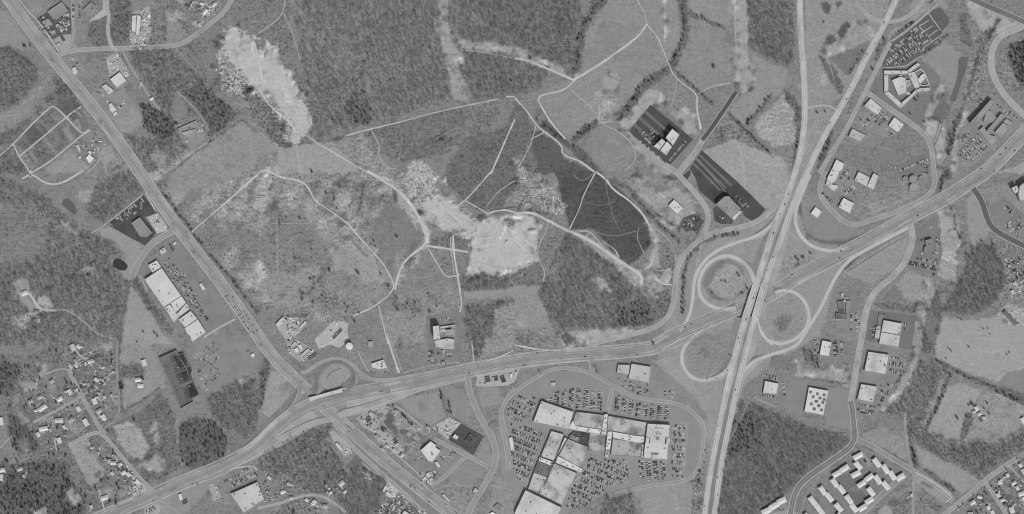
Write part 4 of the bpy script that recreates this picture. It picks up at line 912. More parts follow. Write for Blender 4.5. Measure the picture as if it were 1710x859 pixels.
lot('q440.711 1050 859 1160 700 1277 760 1277 859', 116, [('q440.711 1070 850 1170 720 1260 780 1240 850', -55, .5, 'bottom edge lot')], stain=.3)
lot('q440.711 640 60 680 40 860 220 860 270 780 300 690 180', 156, name='yard')
lot('q220.711 880 520 1130 380 1277 440 1277 540 1220 545 960 660', 128, [('q220.711 900 540 1130 400 1240 480 1000 600', -24, .7, 'lot above the pale flat roof'), ])
lot('c1 0 690 60 665 112 800 0 832', 128, [('c1 5 700 55 680 100 790 20 800', 70, .55, 'lot above the pale flat roof')])
lot('q220.711 740 570 800 560 870 690 790 740', 152, name='yard')
lot('q220.711 370 710 480 650 500 760 400 790', 140, name='yard')
lot('q220.711 0 480 60 500 150 620 20 690', 160, [('q220.711 10 520 90 560 60 640', -30, .3, 'corner lot by the highway')], name='yard')
lot('q220.711 120 800 230 750 290 780 260 850 130 859', 156, [('q220.711 130 800 260 770 260 840 140 850', -25, .4, 'corner lot by the highway')], name='yard')
# east side
NEW = 95
def stripes(s, tone, n, across, w=2.2):
    """the paler islands left along the rows of a newly tarred lot; across = the corner pair the rows run between"""
    a, b, c, d = P(s)
    for k in range(n):
        t = (k + 1) / (n + 1); p = (a[0] + (b[0] - a[0]) * t, a[1] + (b[1] - a[1]) * t); q = (d[0] + (c[0] - d[0]) * t, d[1] + (c[1] - d[1]) * t)
        ribbon('parking_row', dense([p, q], 20), w, gm(tone, .12, .4, .14), .09)
lot('q1020.150 385 145 800 480 570 735 175 405', NEW, [('q1020.150 270 410 360 370 480 440 400 560', 46, .6, 'newly tarred lot of the twin towers'), ('q1020.150 560 680 720 490 750 510 590 710', -50, .6, 'newly tarred lot of the twin towers')], stain=.2, grain=.09)
stripes('q1020.150 385 145 175 405 400 590 640 380', 110, 3, 0, 5)
lot('q1090.250 475 5 830 320 1090 580 1030 650 960 690 890 650 860 580 720 450 660 460 600 530 450 400 420 290 360 180', 93, [('q1090.250 790 440 850 440 930 560 870 560', 40, .5, 'long newly tarred lot by the freeway')], stain=.2, grain=.09)
stripes('q1090.250 475 5 365 175 600 420 820 330', 108, 3, 0, 4); stripes('q1090.250 430 70 420 90 700 420 720 410', 140, 1, 0, 1)
lot('q1090.250 280 260 360 195 370 230 330 305', 90, stain=0)
lot('q1090.250 580 570 620 545 780 680 770 725 660 720 600 690', 100, stain=.2)
lot('q1090.250 270 720 300 660 400 620 500 690 430 830 390 780 320 800', 104, [('q1090.250 280 700 440 640 460 700 330 790', 40, .4, 'small new lot by the white building')], stain=.2)
lot('q1020.150 160 410 200 430 570 760 600 790 560 830 380 680', 152, [('q1020.150 210 440 240 430 570 735 540 740', 40, .35, 'row along the newly tarred lot')], name='verge_strip')
lot('q1420.0 390 400 745 125 870 70 960 180 950 240 890 300 890 350 720 510 690 540 540 640 330 670 310 620', 111, [('q1420.0 400 410 560 320 670 500 560 610 340 640', -36, .75, 'courtyard office lot'), ('q1420.0 560 320 660 250 790 400 690 500', -36, .65, 'courtyard office lot')], stain=.12)
for s in ('q1420.0 750 120 880 300', 'q1420.0 660 250 800 410', 'q1420.0 760 200 560 320', 'q1420.0 800 250 600 380', 'q1420.0 850 290 650 430', 'q1420.0 900 330 700 470', 'q1420.0 560 320 690 510', 'q1420.0 330 660 540 640', 'q1420.0 540 640 690 540', 'q1420.0 700 540 710 600'):
    ribbon('parking_row', dense(P(s), 20), 1.5, gm(168, .08), .1)
lot('q1400.100 200 540 300 500 480 470 540 540 480 640 570 720 480 760 300 700 200 620', 138, [('q1400.100 300 520 480 500 490 600 380 640', -52, .75, 'lots of the pale office blocks'), ('q1400.100 450 650 560 720 500 770', -52, .75, 'lots of the pale office blocks'), ('q1400.100 200 560 290 540 330 640 260 690', -52, .75, 'lots of the pale office blocks')])
lot('q1340.230 340 350 400 270 520 320 500 420 480 560 380 550 300 620 180 500 270 480', 138, [('q1340.230 350 350 400 300 470 330 460 420 370 420', -60, .75, 'lots of the pale office blocks'), ('q1340.230 380 470 520 470 500 560 400 540', -30, .75, 'lots of the pale office blocks'), ('q1340.230 180 500 300 620 280 640 190 540', 42, .75, 'lots of the pale office blocks')])
lot('q1340.230 880 290 1130 170 1230 170 1230 350 1000 350 950 370', 118, [('q1340.230 890 290 1210 170 1220 240 930 330', -22, .7, 'lot above the round office pods'), ('q1340.230 1140 260 1220 240 1220 350 1150 340', 90, .5, 'lot above the round office pods')])
lot('q1490.130 650 540 730 430 880 150 960 150 1240 370 1235 470 770 859 640 859', 133, [('q1490.130 660 540 830 540 930 690 720 840 650 820', -50, .5, 'lot of the stepped building'), ('q1490.130 990 230 1210 380 1180 430 980 260', 40, .4, 'lot of the stepped building'), ('q1490.130 990 660 1160 520 1180 540 1010 680', -42, .5, 'lot of the stepped building'), ('q1490.130 800 150 880 130 900 230 820 300', -50, .4, 'lot of the stepped building')])
lot('q1490.260 930 490 1090 400 1260 560 1277 640 1220 740 1120 760 1000 620', 126, [('q1490.260 1060 500 1140 470 1200 560 1130 600', 42, .6, 'lot by the right edge'), ('q1490.260 1080 680 1250 590 1250 700 1140 750', -36, .6, 'lot by the right edge')])
lot('b3 725 300 790 260 840 225 872 400 840 525 700 480', 122, [('b3 710 430 850 440 830 515 700 480', 12, .65, 'lot of the small hotel'), ('b3 835 330 865 330 865 430 835 420', 90, .6, 'lot of the small hotel')])
lot('q1340.470 430 290 590 300 550 520 430 500 400 400', 132, [('q1340.470 460 310 530 310 500 510 450 500', 90, .7, 'lot of the cross-shaped building'), ('q1340.470 530 340 570 340 540 490 510 490', 90, .4, 'lot of the cross-shaped building')])
lot('q1340.470 660 280 1105 330 1050 665 930 640 850 600 615 570', 114, [('q1340.470 680 420 710 430 690 560 660 560', 80, .5, 'dark lot around the warehouse'), ('q1340.470 970 400 1040 420 1010 470 960 460', 10, .3, 'dark lot around the warehouse')], stain=.1)
lot('q1340.470 100 540 490 590 470 800 200 740 90 690', 126, [('q1340.470 100 550 180 560 150 700 100 690', 85, .5, 'lot of the small pale block'), ('q1340.470 290 570 400 590 380 740 290 730', 85, .6, 'lot of the small pale block')])
lot('c3 480 170 500 50 520 40 620 40 695 110 640 200 530 395 440 345 450 190', 133, [('c3 605 70 690 100 650 180 610 160', 8, .6, 'lots of the square warehouses'), ('c3 545 230 640 200 560 330 540 320', 8, .5, 'lots of the square warehouses'), ('c3 450 310 540 320 520 380 445 345', 8, .7, 'lots of the square warehouses')])
lot('q1240.580 180 240 400 300 380 520 110 470', 128, [('q1240.580 210 260 350 290 350 320 230 300', 12, .5, 'lot of the pale square block'), ('q1240.580 380 320 430 330 420 500 390 500', 85, .4, 'lot of the pale square block'), ('q1240.580 190 450 330 470 320 490 190 475', 10, .6, 'lot of the pale square block')])
lot('q1240.580 450 310 640 330 620 380 580 650 400 560', 132, stain=.06)
lot('q1240.580 840 390 1030 410 1020 640 1030 800 820 750 800 660', 137, stain=.05)
lot('q1240.711 330 790 380 740 420 750 430 820 350 850 290 830', 140, [('q1240.711 290 820 400 790 420 830', -30, .5, 'lot of the apartments')])
lot('q1390.711 280 330 380 290 400 360 350 420', 136, [('q1390.711 300 320 380 300 390 360 320 370', 55, .5, 'lot of the apartments')])
lot('q1390.711 840 560 880 530 1150 680 1150 710 1100 750 1000 690', 148, name='yard', stain=0)
lot('q1390.711 845 560 880 530 980 590 965 620', 118, name='yard', stain=0)
lot('q1390.711 440 830 520 760 580 830 540 859', 150, name='yard')
# ponds
def pond(s, tone, label):
    poly = P(s); poly = chaikin(poly + [poly[0]], 2)[:-1]
    m = gm(tone, .02, .1, .02, rough=.12, spec=.5)
    sheet('pond', poly, m, .05)
pond('q160.320 165 680 190 648 230 648 300 700 312 730 290 765 240 768 170 730', 60, '')
pond('q1400.100 1170 0 1180 -30 1262 -30 1262 0 1235 90 1190 230 1150 380 1130 412 1072 395 1110 300 1150 200', 104, '')
pond('b0 305 165 315 140 345 137 385 195 372 222 345 205', 98, '')

# ================================================================ BUILDINGS
WALL = gm(120, .05, .6, .05); WALL_L = gm(165, .05, .6, .05); UNIT = gm(112, .1); UNIT_L = gm(205, .05); GLASS = gm(52, .03, .5, .03, rough=.15, spec=.6)
def inset(poly, d):
    n = len(poly); r = []
    for i in range(n):
        a, b, c = poly[i - 1], poly[i], poly[(i + 1) % n]
        e1 = (b[0] - a[0], b[1] - a[1]); e2 = (c[0] - b[0], c[1] - b[1]); l1 = math.hypot(*e1) or 1; l2 = math.hypot(*e2) or 1
        n1 = (-e1[1] / l1, e1[0] / l1); n2 = (-e2[1] / l2, e2[0] / l2)
        mx, my = n1[0] + n2[0], n1[1] + n2[1]; q = max(.35, (mx * mx + my * my) / 2)
        r.append((b[0] + mx * d / q, b[1] + my * d / q))
    return r
def shell(poly, h, par=.9):
    """walls with a parapet: outer face, coping, inner face down to the roof"""
    if area(poly) < 0: poly = poly[::-1]
    n = len(poly); ins = inset(poly, .45); v = [(x, y, -.2) for x, y in poly] + [(x, y, h) for x, y in poly] + [(x, y, h) for x, y in ins] + [(x, y, h - par) for x, y in ins]
    f = []
    for i in range(n):
        j = (i + 1) % n
        f += [(i, j, n + j, n + i), (n + i, n + j, 2 * n + j, 2 * n + i), (2 * n + i, 2 * n + j, 3 * n + j, 3 * n + i)]
    return v, f, ins
def loc(v, o): return [(q[0] - o[0], q[1] - o[1], q[2]) for q in v]
def roof_bits(poly, z, par, o, n, tone, rng):
    """air handlers standing on a flat roof"""
    xs = [p[0] for p in poly]; ys = [p[1] for p in poly]; k = 0; t = 0
    while k < n and t < 200:
        t += 1; x = rng.uniform(min(xs), max(xs)); y = rng.uniform(min(ys), max(ys))
        if not inpoly(np.array([[x]]), np.array([[y]]), inset(poly, 3))[0, 0]: continue
        k += 1; e = max(poly, key=lambda q: 0); an = math.atan2(poly[1][1] - poly[0][1], poly[1][0] - poly[0][0])
        v, f = box(x, y, z - .1, rng.uniform(2, 3.6), rng.uniform(1.6, 2.6), rng.uniform(1.1, 1.8), an)
        mesh_obj('roof_unit', loc(v, o), f, gm(tone, .1), par)
FLAT = []
def flat(name, label, cat, wings, units=5, utone=104, wall=None, seams=0):
    """wings: list of (outline, height, roof tone, stain)"""
    rng = random.Random(len(FLAT) + 11); FLAT.append(name)
    polys = []
    for w in wings:
        pl = [W(q) for q in P(w[0])]
        if area(pl) < 0: pl = pl[::-1]
        polys.append(pl)
    allp = [q for pl in polys for q in pl]
    o = (sum(q[0] for q in allp) / len(allp), sum(q[1] for q in allp) / len(allp))
    t = thing(name, label, cat, o[0], o[1])
    for i, (w, pl) in enumerate(zip(wings, polys)):
        h = (w[1] if w[1] > 12.5 else w[1] * .72) + .013 * i; v, f, ins = shell(pl, h)
        wo = mesh_obj('wing' if len(wings) > 1 else 'wall', loc(v, o), f, wall or WALL_L, t)
        ro = mesh_obj('roof', loc([(x, y, h - .9) for x, y in ins], o), [list(range(len(ins)))], gm(w[2], .06, .3, .09, stain=(w[3] if len(w) > 3 else .05) + .05), wo if len(wings) > 1 else t)
        sm_ = seams or (13 if area(pl) > 1300 else 0)
        if sm_:
            e = max(range(len(pl)), key=lambda k: math.hypot(pl[k][0] - pl[k - 1][0], pl[k][1] - pl[k - 1][1])); a, b = pl[e - 1], pl[e]
            an = math.atan2(b[1] - a[1], b[0] - a[0]); ux, uy = math.cos(an), math.sin(an); lg = math.hypot(b[0] - a[0], b[1] - a[1])
            vv = []; ff = []; n = int(lg / sm_)
            for k in range(1, n):
                px, py = a[0] + ux * lg * k / n, a[1] + uy * lg * k / n; hit = [s for s in np.arange(.8, 120, .5) if inpoly(np.array([[px - uy * s]]), np.array([[py + ux * s]]), ins)[0, 0]]
                if len(hit) < 6: continue
                s0, s1 = hit[0] + .2, hit[-1] - .2; bv, bf = box(px - uy * (s0 + s1) / 2, py + ux * (s0 + s1) / 2, h - .95, .35, s1 - s0, .16, an); b0 = len(vv); vv += bv; ff += [tuple(q + b0 for q in fc) for fc in bf]
            if vv: kind(mesh_obj('roof_seam', loc(vv, o), ff, gm(max(60, w[2] - 22)), ro), 'stuff')
        nu = units if i == 0 else max(0, units // 2)
        if nu: roof_bits(pl, h - .9, ro if len(wings) == 1 else ro, o, nu, utone, rng) if len(wings) == 1 else roof_bits(pl, h - .9, wo, o, nu, utone, rng)
    return t, o
def rect(s, w):
    """outline of a block from the two ends of its long axis (sheet numbers) and its width in sheet units"""
    h = s.split()[0]; k = 2.9625 if h[0] in 'abc' else 5.8045
    (x1, y1), (x2, y2) = P(s); a, b = W((x1, y1)), W((x2, y2)); return a, b, w / k * S
def gable(name, label, cat, a, b, w, h, tone, group=None, rise=None, hip=False, chimney=True, rng=random, dark_eave=False, wall=None):
    cx, cy = (a[0] + b[0]) / 2, (a[1] + b[1]) / 2; L = math.hypot(b[0] - a[0], b[1] - a[1]); an = math.atan2(b[1] - a[1], b[0] - a[0]); c, s = math.cos(an), math.sin(an)
    T = lambda x, y, z: (x * c - y * s, x * s + y * c, z)
    t = thing(name, label, cat, cx, cy, 0, group); rise = rise or w * .22; e = .5
    x, y = L / 2 - e, w / 2 - e; k = w * .3 if hip else 0; hr = h + rise * (y / (w / 2))
    v = [T(-x, -y, -.2), T(x, -y, -.2), T(x, y, -.2), T(-x, y, -.2), T(-x, -y, h), T(x, -y, h), T(x, y, h), T(-x, y, h)]
    f = [(0, 1, 5, 4), (1, 2, 6, 5), (2, 3, 7, 6), (3, 0, 4, 7)]
    if not hip:
        v += [T(-x, 0, hr), T(x, 0, hr)]; f += [(4, 7, 8), (5, 9, 6)]
    mesh_obj('wall', v, f, wall or WALL_L, t)
    x, y = L / 2, w / 2; z = h - .12; th = .28
    v = [T(-x, -y, z), T(x, -y, z), T(x, y, z), T(-x, y, z), T(-x + k, 0, h + rise), T(x - k, 0, h + rise)]
    v += [(q[0], q[1], q[2] - th) for q in v[:4]]
    f = [(0, 1, 5, 4), (2, 3, 4, 5), (1, 2, 5), (3, 0, 4), (6, 7, 1, 0), (7, 8, 2, 1), (8, 9, 3, 2), (9, 6, 0, 3), (9, 8, 7, 6)]
    ro = mesh_obj('roof', v, f, gm(tone, .06, .3, .05), t)
    if chimney:
        q = T(rng.uniform(-.3, .3) * L, rng.choice((-1, 1)) * w * .14, 0); bv, bf = box(q[0], q[1], h + .2, 1.0, .8, rise + .9, an); mesh_obj('chimney', bv, bf, gm(105), ro)
    for sg in (-1, 1):                                       # door and windows in both long walls
        for kx in np.arange(-x + 1.8, x - 1.5, 3.2):
            q = T(kx, sg * (w / 2 - e + .03), 0); bv, bf = box(q[0], q[1], 1.0, 1.3, .12, 1.3, an); mesh_obj('window', bv, bf, GLASS, t)
            if kx > x - 5: break
        q = T(x * .4, sg * (w / 2 - e + .05), 0); bv, bf = box(q[0], q[1], .02, 1.0, .14, 2.1, an); mesh_obj('door', bv, bf, gm(90), t)
    return t
# ---- the mall
MALL = [('c2 130 298 290 352 265 440 90 402', 10.5, 196, .1), ('c2 302 352 440 368 428 438 300 420 288 398', 8.6, 174, .5), ('c2 262 436 285 396 300 422 428 440 420 464 330 450', 9.2, 208, .03),
    ('c2 442 363 460 364 452 468 426 464', 9.6, 207, .04), ('c2 462 372 650 405 640 470 600 468 480 446 456 448', 8.4, 182, .45), ('c2 655 410 766 416 752 590 634 580', 12.4, 197, .08),
    ('c2 484 450 600 470 640 474 636 505 600 506 484 482', 9.3, 208, .03), ('c2 458 450 483 448 470 540 447 540', 9.7, 210, .03), ('c2 449 542 464 543 462 580 445 578', 6.4, 200, .03),
    ('c2 372 454 446 468 440 548 362 545', 8.2, 174, .5), ('c2 484 486 628 508 620 574 474 566', 8.5, 166, .6), ('c2 628 512 636 514 632 582 624 582', 6.5, 202, .02),
    ('c2 302 442 370 452 362 525 320 508 264 478', 6.1, 84, .3), ('c2 276 466 318 480 312 498 268 484', 8.0, 150, .1), ('c2 180 447 242 464 206 560 194 594 128 572', 8.7, 188, .45),
    ('c2 122 575 190 600 180 620 116 596', 7.5, 207, .03), ('c2 115 599 178 622 160 674 94 648', 8.1, 122, .3), ('c2 94 651 158 676 130 748 64 735', 8.8, 190, .15),
    ('c2 246 478 258 484 208 572 190 600 178 640 150 700 130 748 120 742 160 678 180 622 208 560', 9.9, 202, .04), ('c2 262 486 360 526 332 628 300 616 216 568', 9.0, 182, .35), ('c2 212 570 334 634 328 654 200 604', 9.6, 207, .03),
    ('c2 194 606 306 656 230 812 122 756 152 706', 9.1, 184, .35), ('c2 52 738 232 826 178 935 -2 855 4 838', 11.5, 196, .1)]
mall, mo = flat('shopping_mall', 'sprawling pale-roofed shopping mall of many joined wings ringed by parking lots', 'shopping mall', MALL, 10, 120)
def mall_box(name, s, z0, z1, m):
    pl = [W(q) for q in P(s)]
    if area(pl) < 0: pl = pl[::-1]
    n = len(pl); v = [(x, y, z0) for x, y in pl] + [(x, y, z1) for x, y in pl]; f = [tuple(range(n, 2 * n))] + [(i, (i + 1) % n, n + (i + 1) % n, n + i) for i in range(n)]
    mesh_obj(name, loc(v, mo), f, m, mall)
for s in ('c2 698 413 728 414 726 426 697 425', 'c2 752 482 764 482 762 506 750 506', 'c2 648 478 660 478 658 504 646 504', 'c2 676 562 706 564 705 584 674 582'):
    mall_box('entrance_block', s, 7.4, 10.6, gm(190, .05))
for s in ('c2 690 428 734 430 732 434 690 432', 'c2 742 478 748 478 746 510 740 510', 'c2 664 478 668 478 666 506 662 506', 'c2 668 552 712 554 711 558 668 556'):
    mall_box('roof_well', s, 7.6, 8.25, gm(66, .05))
for s in ('c2 694 472 712 474 714 488 696 492', 'c2 96 820 118 824 114 838 94 834'):
    mall_box('tar_patch', s, 7.0, 8.2 if '694' in s else 7.66, gm(132, .15))
# ---- shopping centre with the long pale roof
flat('shopping_centre', 'long pale stepped flat roof of the roadside shopping centre north-west of the dark roof', 'shopping centre',
    [('q200.430 280 75 365 28 410 100 320 150', 8, 198, .03), ('q200.430 247 215 412 104 602 375 496 444 432 486 300 300', 11, 199, .02), ('q200.430 498 446 602 378 650 440 545 540', 8.4, 198, .04), ('q200.430 440 486 490 456 582 580 528 636', 7.2, 196, .03),
     ('q200.430 556 548 652 444 688 500 584 578', 7.8, 196, .06), ('q200.430 572 604 692 518 760 598 640 680', 9, 198, .03), ('q200.430 636 686 762 602 840 725 706 825 690 770 650 730', 9.6, 200, .02)], 4, 100, seams=0)
flat('drive_in_bank', 'small pale roofed hut standing alone in the shopping centre lot', 'building', [('q200.430 770 260 795 250 835 305 810 328', 4.5, 206)], 0)
flat('branch_bank', 'pale square block with a dark corner at the top of the shopping centre lot', 'building', [('q160.320 620 575 665 540 695 580 640 618', 6, 196)], 2)
flat('kiosk', 'tiny bright roof beside the highway at the top of the shopping centre lot', 'kiosk', [('q160.320 742 510 775 485 790 500 760 526', 4, 210)], 0)
flat('canopy_building', 'dark oblong roof between the bright kiosk and the pale square block', 'building', [('q160.320 705 520 730 512 768 560 760 585 735 580', 4, 92)], 0)
flat('showroom', 'mid-grey oblong flat roof in the dark dealer lot', 'showroom', [('q160.320 350 305 430 252 550 400 490 445 435 440', 8.5, 142, .05)], 3, 160)
DK = [('q220.560 262 222 435 146 540 330 342 390', 9, 112, .15), ('q220.560 436 190 505 175 590 340 560 440 540 332', 8.6, 70, .2), ('q220.560 342 392 538 333 592 440 400 520', 9.1, 110, .2), ('q220.560 400 522 592 442 660 574 470 690', 9.2, 108, .2)]
dk, do = flat('discount_store', 'large dark tar roof of the store south-east of the white shopping centre', 'store', DK, 5, 170)
for s, tn, zt in (('q220.560 372 214 436 186 508 180 548 302 420 346', 92, 5.80), ('q220.560 404 204 450 188 506 184 540 296 462 318', 64, 5.84), ('q220.560 420 352 546 306 594 428 470 478 440 420', 90, 5.80), ('q220.560 478 334 546 310 590 424 508 446 500 396', 66, 5.84),
                   ('q220.560 500 516 596 446 657 574 540 628 514 570', 88, 5.80), ('q220.560 540 490 596 450 654 570 572 606 560 550', 60, 5.84)):
    pl = [W(q) for q in P(s)]; pl = pl if area(pl) > 0 else pl[::-1]; n_ = len(pl); mesh_obj('tar_patch', loc([(x, y, 4.9) for x, y in pl] + [(x, y, zt) for x, y in pl], do), [tuple(range(n_, 2 * n_))] + [(i, (i + 1) % n_, n_ + (i + 1) % n_, n_ + i) for i in range(n_)], gm(tn, .2, .2, .2), dk)
v, f, _ = shell([W(q) for q in P('q220.560 470 696 588 622 596 640 478 708')], 3.6); mesh_obj('loading_dock', loc(v, do), f, gm(100), dk)
flat('fuel_hut', 'small white roof near the highway in the lot east of the dark store', 'hut', [('q220.560 1150 190 1180 172 1200 200 1170 222', 4, 212)], 0)
flat('store', 'broad pale flat roof with dark roof vents at the bottom edge', 'store', [('p 385.5 824.5 430 805 442 834 408 857', 9, 190, .05)], 8, 90)
# ---- north-west
flat('car_dealership', 'tall grey flat-roofed block in the top left corner', 'dealership', [('q0.0 465 118 605 22 660 102 552 188 520 190', 8, 142, .06)], 0)
flat('car_showroom', 'low grey showroom just below the tall grey block in the top left corner', 'showroom', [('q0.0 425 205 470 182 512 235 462 270', 4.5, 150)], 0)
flat('store', 'small pale flat roof between dark tarred bays in the top left corner lot', 'store', [('q0.0 490 312 530 290 545 322 508 342', 4.5, 156), ('q0.0 540 245 570 232 580 260 548 270', 4, 170)], 0)
flat('shed', 'narrow dark-roofed shed above the side-street junction at top left', 'shed', [('q0.0 575 345 600 332 640 395 615 410', 5, 80)], 0)
flat('filling_station', 'pale slab at the street corner beside the narrow dark shed', 'filling station', [('q0.0 542 440 580 415 600 440 565 466', 4.5, 178)], 0)
flat('workshop', 'grey shed with a dark upper edge on the bare yard near the top edge', 'workshop', [('q0.0 805 100 888 22 940 62 868 150', 6, 140)], 1)
flat('store', 'white-roofed store with a dark square bay beside the highway north-west', 'store', [('q0.0 700 664 732 650 762 698 735 735 712 722', 5, 205)], 0)
flat('warehouse', 'bright ribbed warehouse roof in the yard below the side street', 'warehouse', [('q0.0 1072 772 1166 702 1230 786 1135 860', 8, 204, .02)], 0, seams=3.5)
flat('store', 'bright square roof just south-west of the ribbed warehouse', 'store', [('a0 505 430 525 417 566 450 540 471', 6, 200)], 1)
flat('roadside_store', 'small bright roof in the lot between the highway and the round-cornered lawn', 'store', [('a0 540 516 552 511 580 545 560 562 545 550', 5, 205)], 0)
flat('shed', 'bright little shed just below the small bright roadside store', 'shed', [('a0 558 568 575 552 586 562 568 578', 4, 202)], 0)
flat('barn', 'western of two long bright barns standing side by side near the top edge', 'barn', [('q180.0 238 156 280 152 274 318 236 312', 6, 203, .03)], 0, seams=5)
flat('barn', 'eastern and longer of two bright barns standing side by side near the top edge', 'barn', [('q180.0 286 152 325 156 308 350 276 346', 6, 206, .03)], 0, seams=5)
flat('school_building', 'long narrow flat-roofed building in the clearing below the pines', 'building', [('a0 876 640 972 597 982 608 884 652', 5, 150), ('a0 902 656 966 640 950 668 908 674', 5, 165)], 1)
flat('garden_centre', 'bright roofed garden centre at the end of the gravel drives by the highway', 'store', [('q0.140 832 722 868 682 920 730 872 780', 5, 208), ('q0.140 850 660 880 648 896 690 872 690', 4.5, 200)], 0)
for i, (s, lab) in enumerate((('q0.140 688 318 722 362', 'westernmost of the three greenhouses at the head of the gravel drives'), ('q0.140 712 294 752 346', 'middle one of the three greenhouses at the head of the gravel drives'), ('q0.140 748 262 796 314', 'easternmost of the three greenhouses at the head of the gravel drives'))):
    a, b, w = rect(s, 26); gable('greenhouse', lab, 'greenhouse', a, b, w, 2.6, (108, 112, 140)[i], None, 1.6, False, False)
flat('shed', 'long low bright shed at the edge of the gravel drive plots', 'shed', [('q0.140 735 600 760 590 795 650 770 668', 4, 186)], 0)
# ---- by the western interchange
flat('workshop', 'pale rectangular workshop roof beside the highway north of the interchange', 'workshop', [('q430.510 177 186 245 112 290 152 212 226', 6.5, 192)], 1)
flat('shed', 'long bright shed across the yard from the pale workshop', 'shed', [('q430.510 402 216 465 150 486 174 424 234', 5, 196)], 0)
flat('restaurant', 'cluster of bright little roofs beside the highway above the loop ramp', 'restaurant', [('q430.510 330 390 365 352 382 370 346 408', 5, 190), ('q430.510 392 392 420 378 448 416 416 438', 5, 200), ('q430.510 352 430 386 408 412 442 384 470', 5, 206)], 0)
flat('shop', 'pale roof beside the dark sheds just above the loop ramp', 'shop', [('q430.510 412 488 490 418 516 440 430 512', 5, 186)], 0)
flat('shed', 'dark shed nearest the loop ramp of the western interchange', 'shed', [('q430.510 482 516 560 462 582 480 500 538', 4.5, 96)], 0)
flat('open_shed', 'long dark shed roof across the pale storage yard', 'shed', [('q430.510 728 318 810 226 828 244 742 334', 5, 92)], 0)
flat('house', 'grey block with a dark side north of the white store by the highway', 'building', [('q430.510 1075 352 1120 350 1120 402 1075 420', 6, 168)], 0)
flat('store', 'white-roofed store with a long shadow in the bend of the highway ramp', 'store', [('q430.510 1102 566 1225 526 1260 612 1182 626 1112 606', 6.5, 203, .05)], 6, 90)
cx, cy = W(P('q430.510 893 395')[0]); tk = thing('storage_tank', 'round white storage tank at the corner of the pale yard', 'storage tank', cx, cy)
def ring(r, z, n=28): return [(r * math.cos(2 * math.pi * i / n), r * math.sin(2 * math.pi * i / n), z) for i in range(n)]
rr = 34 / 5.8 * S; n = 28
mesh_obj('tank_wall', ring(rr, -.2) + ring(rr, 11), [(i, (i + 1) % n, n + (i + 1) % n, n + i) for i in range(n)], gm(190), tk)
mesh_obj('tank_roof', ring(rr + .2, 10.95) + [(0, 0, 12.2)], [(i, (i + 1) % n, n) for i in range(n)], gm(206, .03), tk)
bv, bf = box(rr + .3, 0, 0, .6, .6, 11.4); mesh_obj('ladder', bv, bf, gm(110), tk)
flat('hotel', 'pale hotel with a tall slab, low courtyard wing and long black shadow', 'hotel', [('q640.510 484 200 545 195 556 328 492 334', 21, 200), ('q640.510 552 208 696 186 697 206 552 230', 6, 186), ('q640.510 552 232 600 226 604 262 552 270', 6.1, 175), ('q640.510 602 240 697 228 696 300 604 296', 6.2, 158, .2), ('q640.510 662 210 697 206 697 226 662 230', 6.05, 186), ('q640.510 496 345 628 320 690 332 692 428 590 432 560 418 508 408', 7, 186, .2), ('q640.510 566 434 600 434 598 494 574 494', 5, 166)], 3, 150)
v, f = [], []
sheet('swimming_pool', P('q640.510 606 210 660 204 660 226 606 236'), gm(78, .03, rough=.2), .2)
flat('filling_station', 'dark square canopy on the forecourt south of the highway', 'filling station', [('q640.510 1130 702 1170 682 1196 738 1152 756', 5, 76)], 0)
flat('filling_station', 'dark oblong canopy with a bright strip at the western end of the forecourt', 'filling station', [('q640.510 985 700 1030 690 1045 740 990 752', 5, 88), ('q640.510 1058 700 1074 698 1076 742 1060 742', 4.6, 190), ('q640.510 1076 700 1112 690 1114 730 1080 736', 5.1, 80)], 0)
flat('kiosk', 'small bright oblong at the eastern end of the forecourt', 'kiosk', [('q640.510 1226 665 1250 660 1252 714 1232 716', 4.5, 210)], 0)
flat('kiosk', 'tiny bright roof beside the mall ring road east of the forecourt', 'kiosk', [('q840.590 116 182 138 182 138 214 116 214', 4, 200)], 0)
flat('fuel_hut', 'small pale square roof alone in the north lot of the mall', 'hut', [('q840.590 462 286 510 280 510 322 470 326', 4.5, 178)], 0)
flat('store', 'western and smaller of the pair of pale stores north of the mall', 'store', [('q1000.590 188 110 300 114 290 208 172 196', 8, 184, .15)], 1)
flat('store', 'eastern and larger of the pair of pale stores north of the mall', 'store', [('q1000.590 316 102 505 132 490 292 286 252', 9, 182, .2)], 1)
flat('auto_centre', 'narrow white roof in the west lot of the mall', 'building', [('q640.711 1216 116 1254 111 1274 240 1236 245', 5, 203)], 0)
# ---- south middle
flat('store', 'bright stepped white roof in the lot beside the south-east highway', 'store', [('q590.640 652 650 750 562 808 602 800 622 850 656 768 770 726 752', 8.5, 206, .02)], 2)
flat('shop', 'small white oblong roof just below the bright stepped store', 'shop', [('q590.640 788 770 814 758 850 808 826 826', 5, 206)], 0)
flat('bank', 'dark square building framed by a paler walk in the dark walled lot', 'building', [('q590.640 1082 562 1130 492 1188 532 1132 612', 6, 84), ('q590.640 1112 552 1136 520 1160 540 1136 574', 8, 66)], 0)
flat('house', 'white-roofed house at the corner of the dark walled lot', 'house', [('q590.640 958 528 985 492 1026 522 1000 552 985 540', 5, 204)], 0)
flat('restaurant', 'dark roofed restaurant with a white edge among pale yards by the highway', 'restaurant', [('q590.640 385 560 412 540 440 572 396 596', 5, 84), ('q590.640 392 612 440 578 448 590 404 626', 4.6, 206)], 0)
flat('house', 'dark-roofed block beside the pale yard at the highway corner', 'building', [('q590.640 118 360 155 322 180 350 140 392', 5, 88)], 0)
flat('restaurant', 'group of pale roofs at the corner of the side street and the south-east highway', 'restaurant', [('q640.711 376 520 408 492 424 514 390 540', 5, 206), ('q640.711 412 468 440 450 470 490 440 512', 5, 188), ('q640.711 440 520 476 500 490 530 462 552', 4.5, 180)], 0)
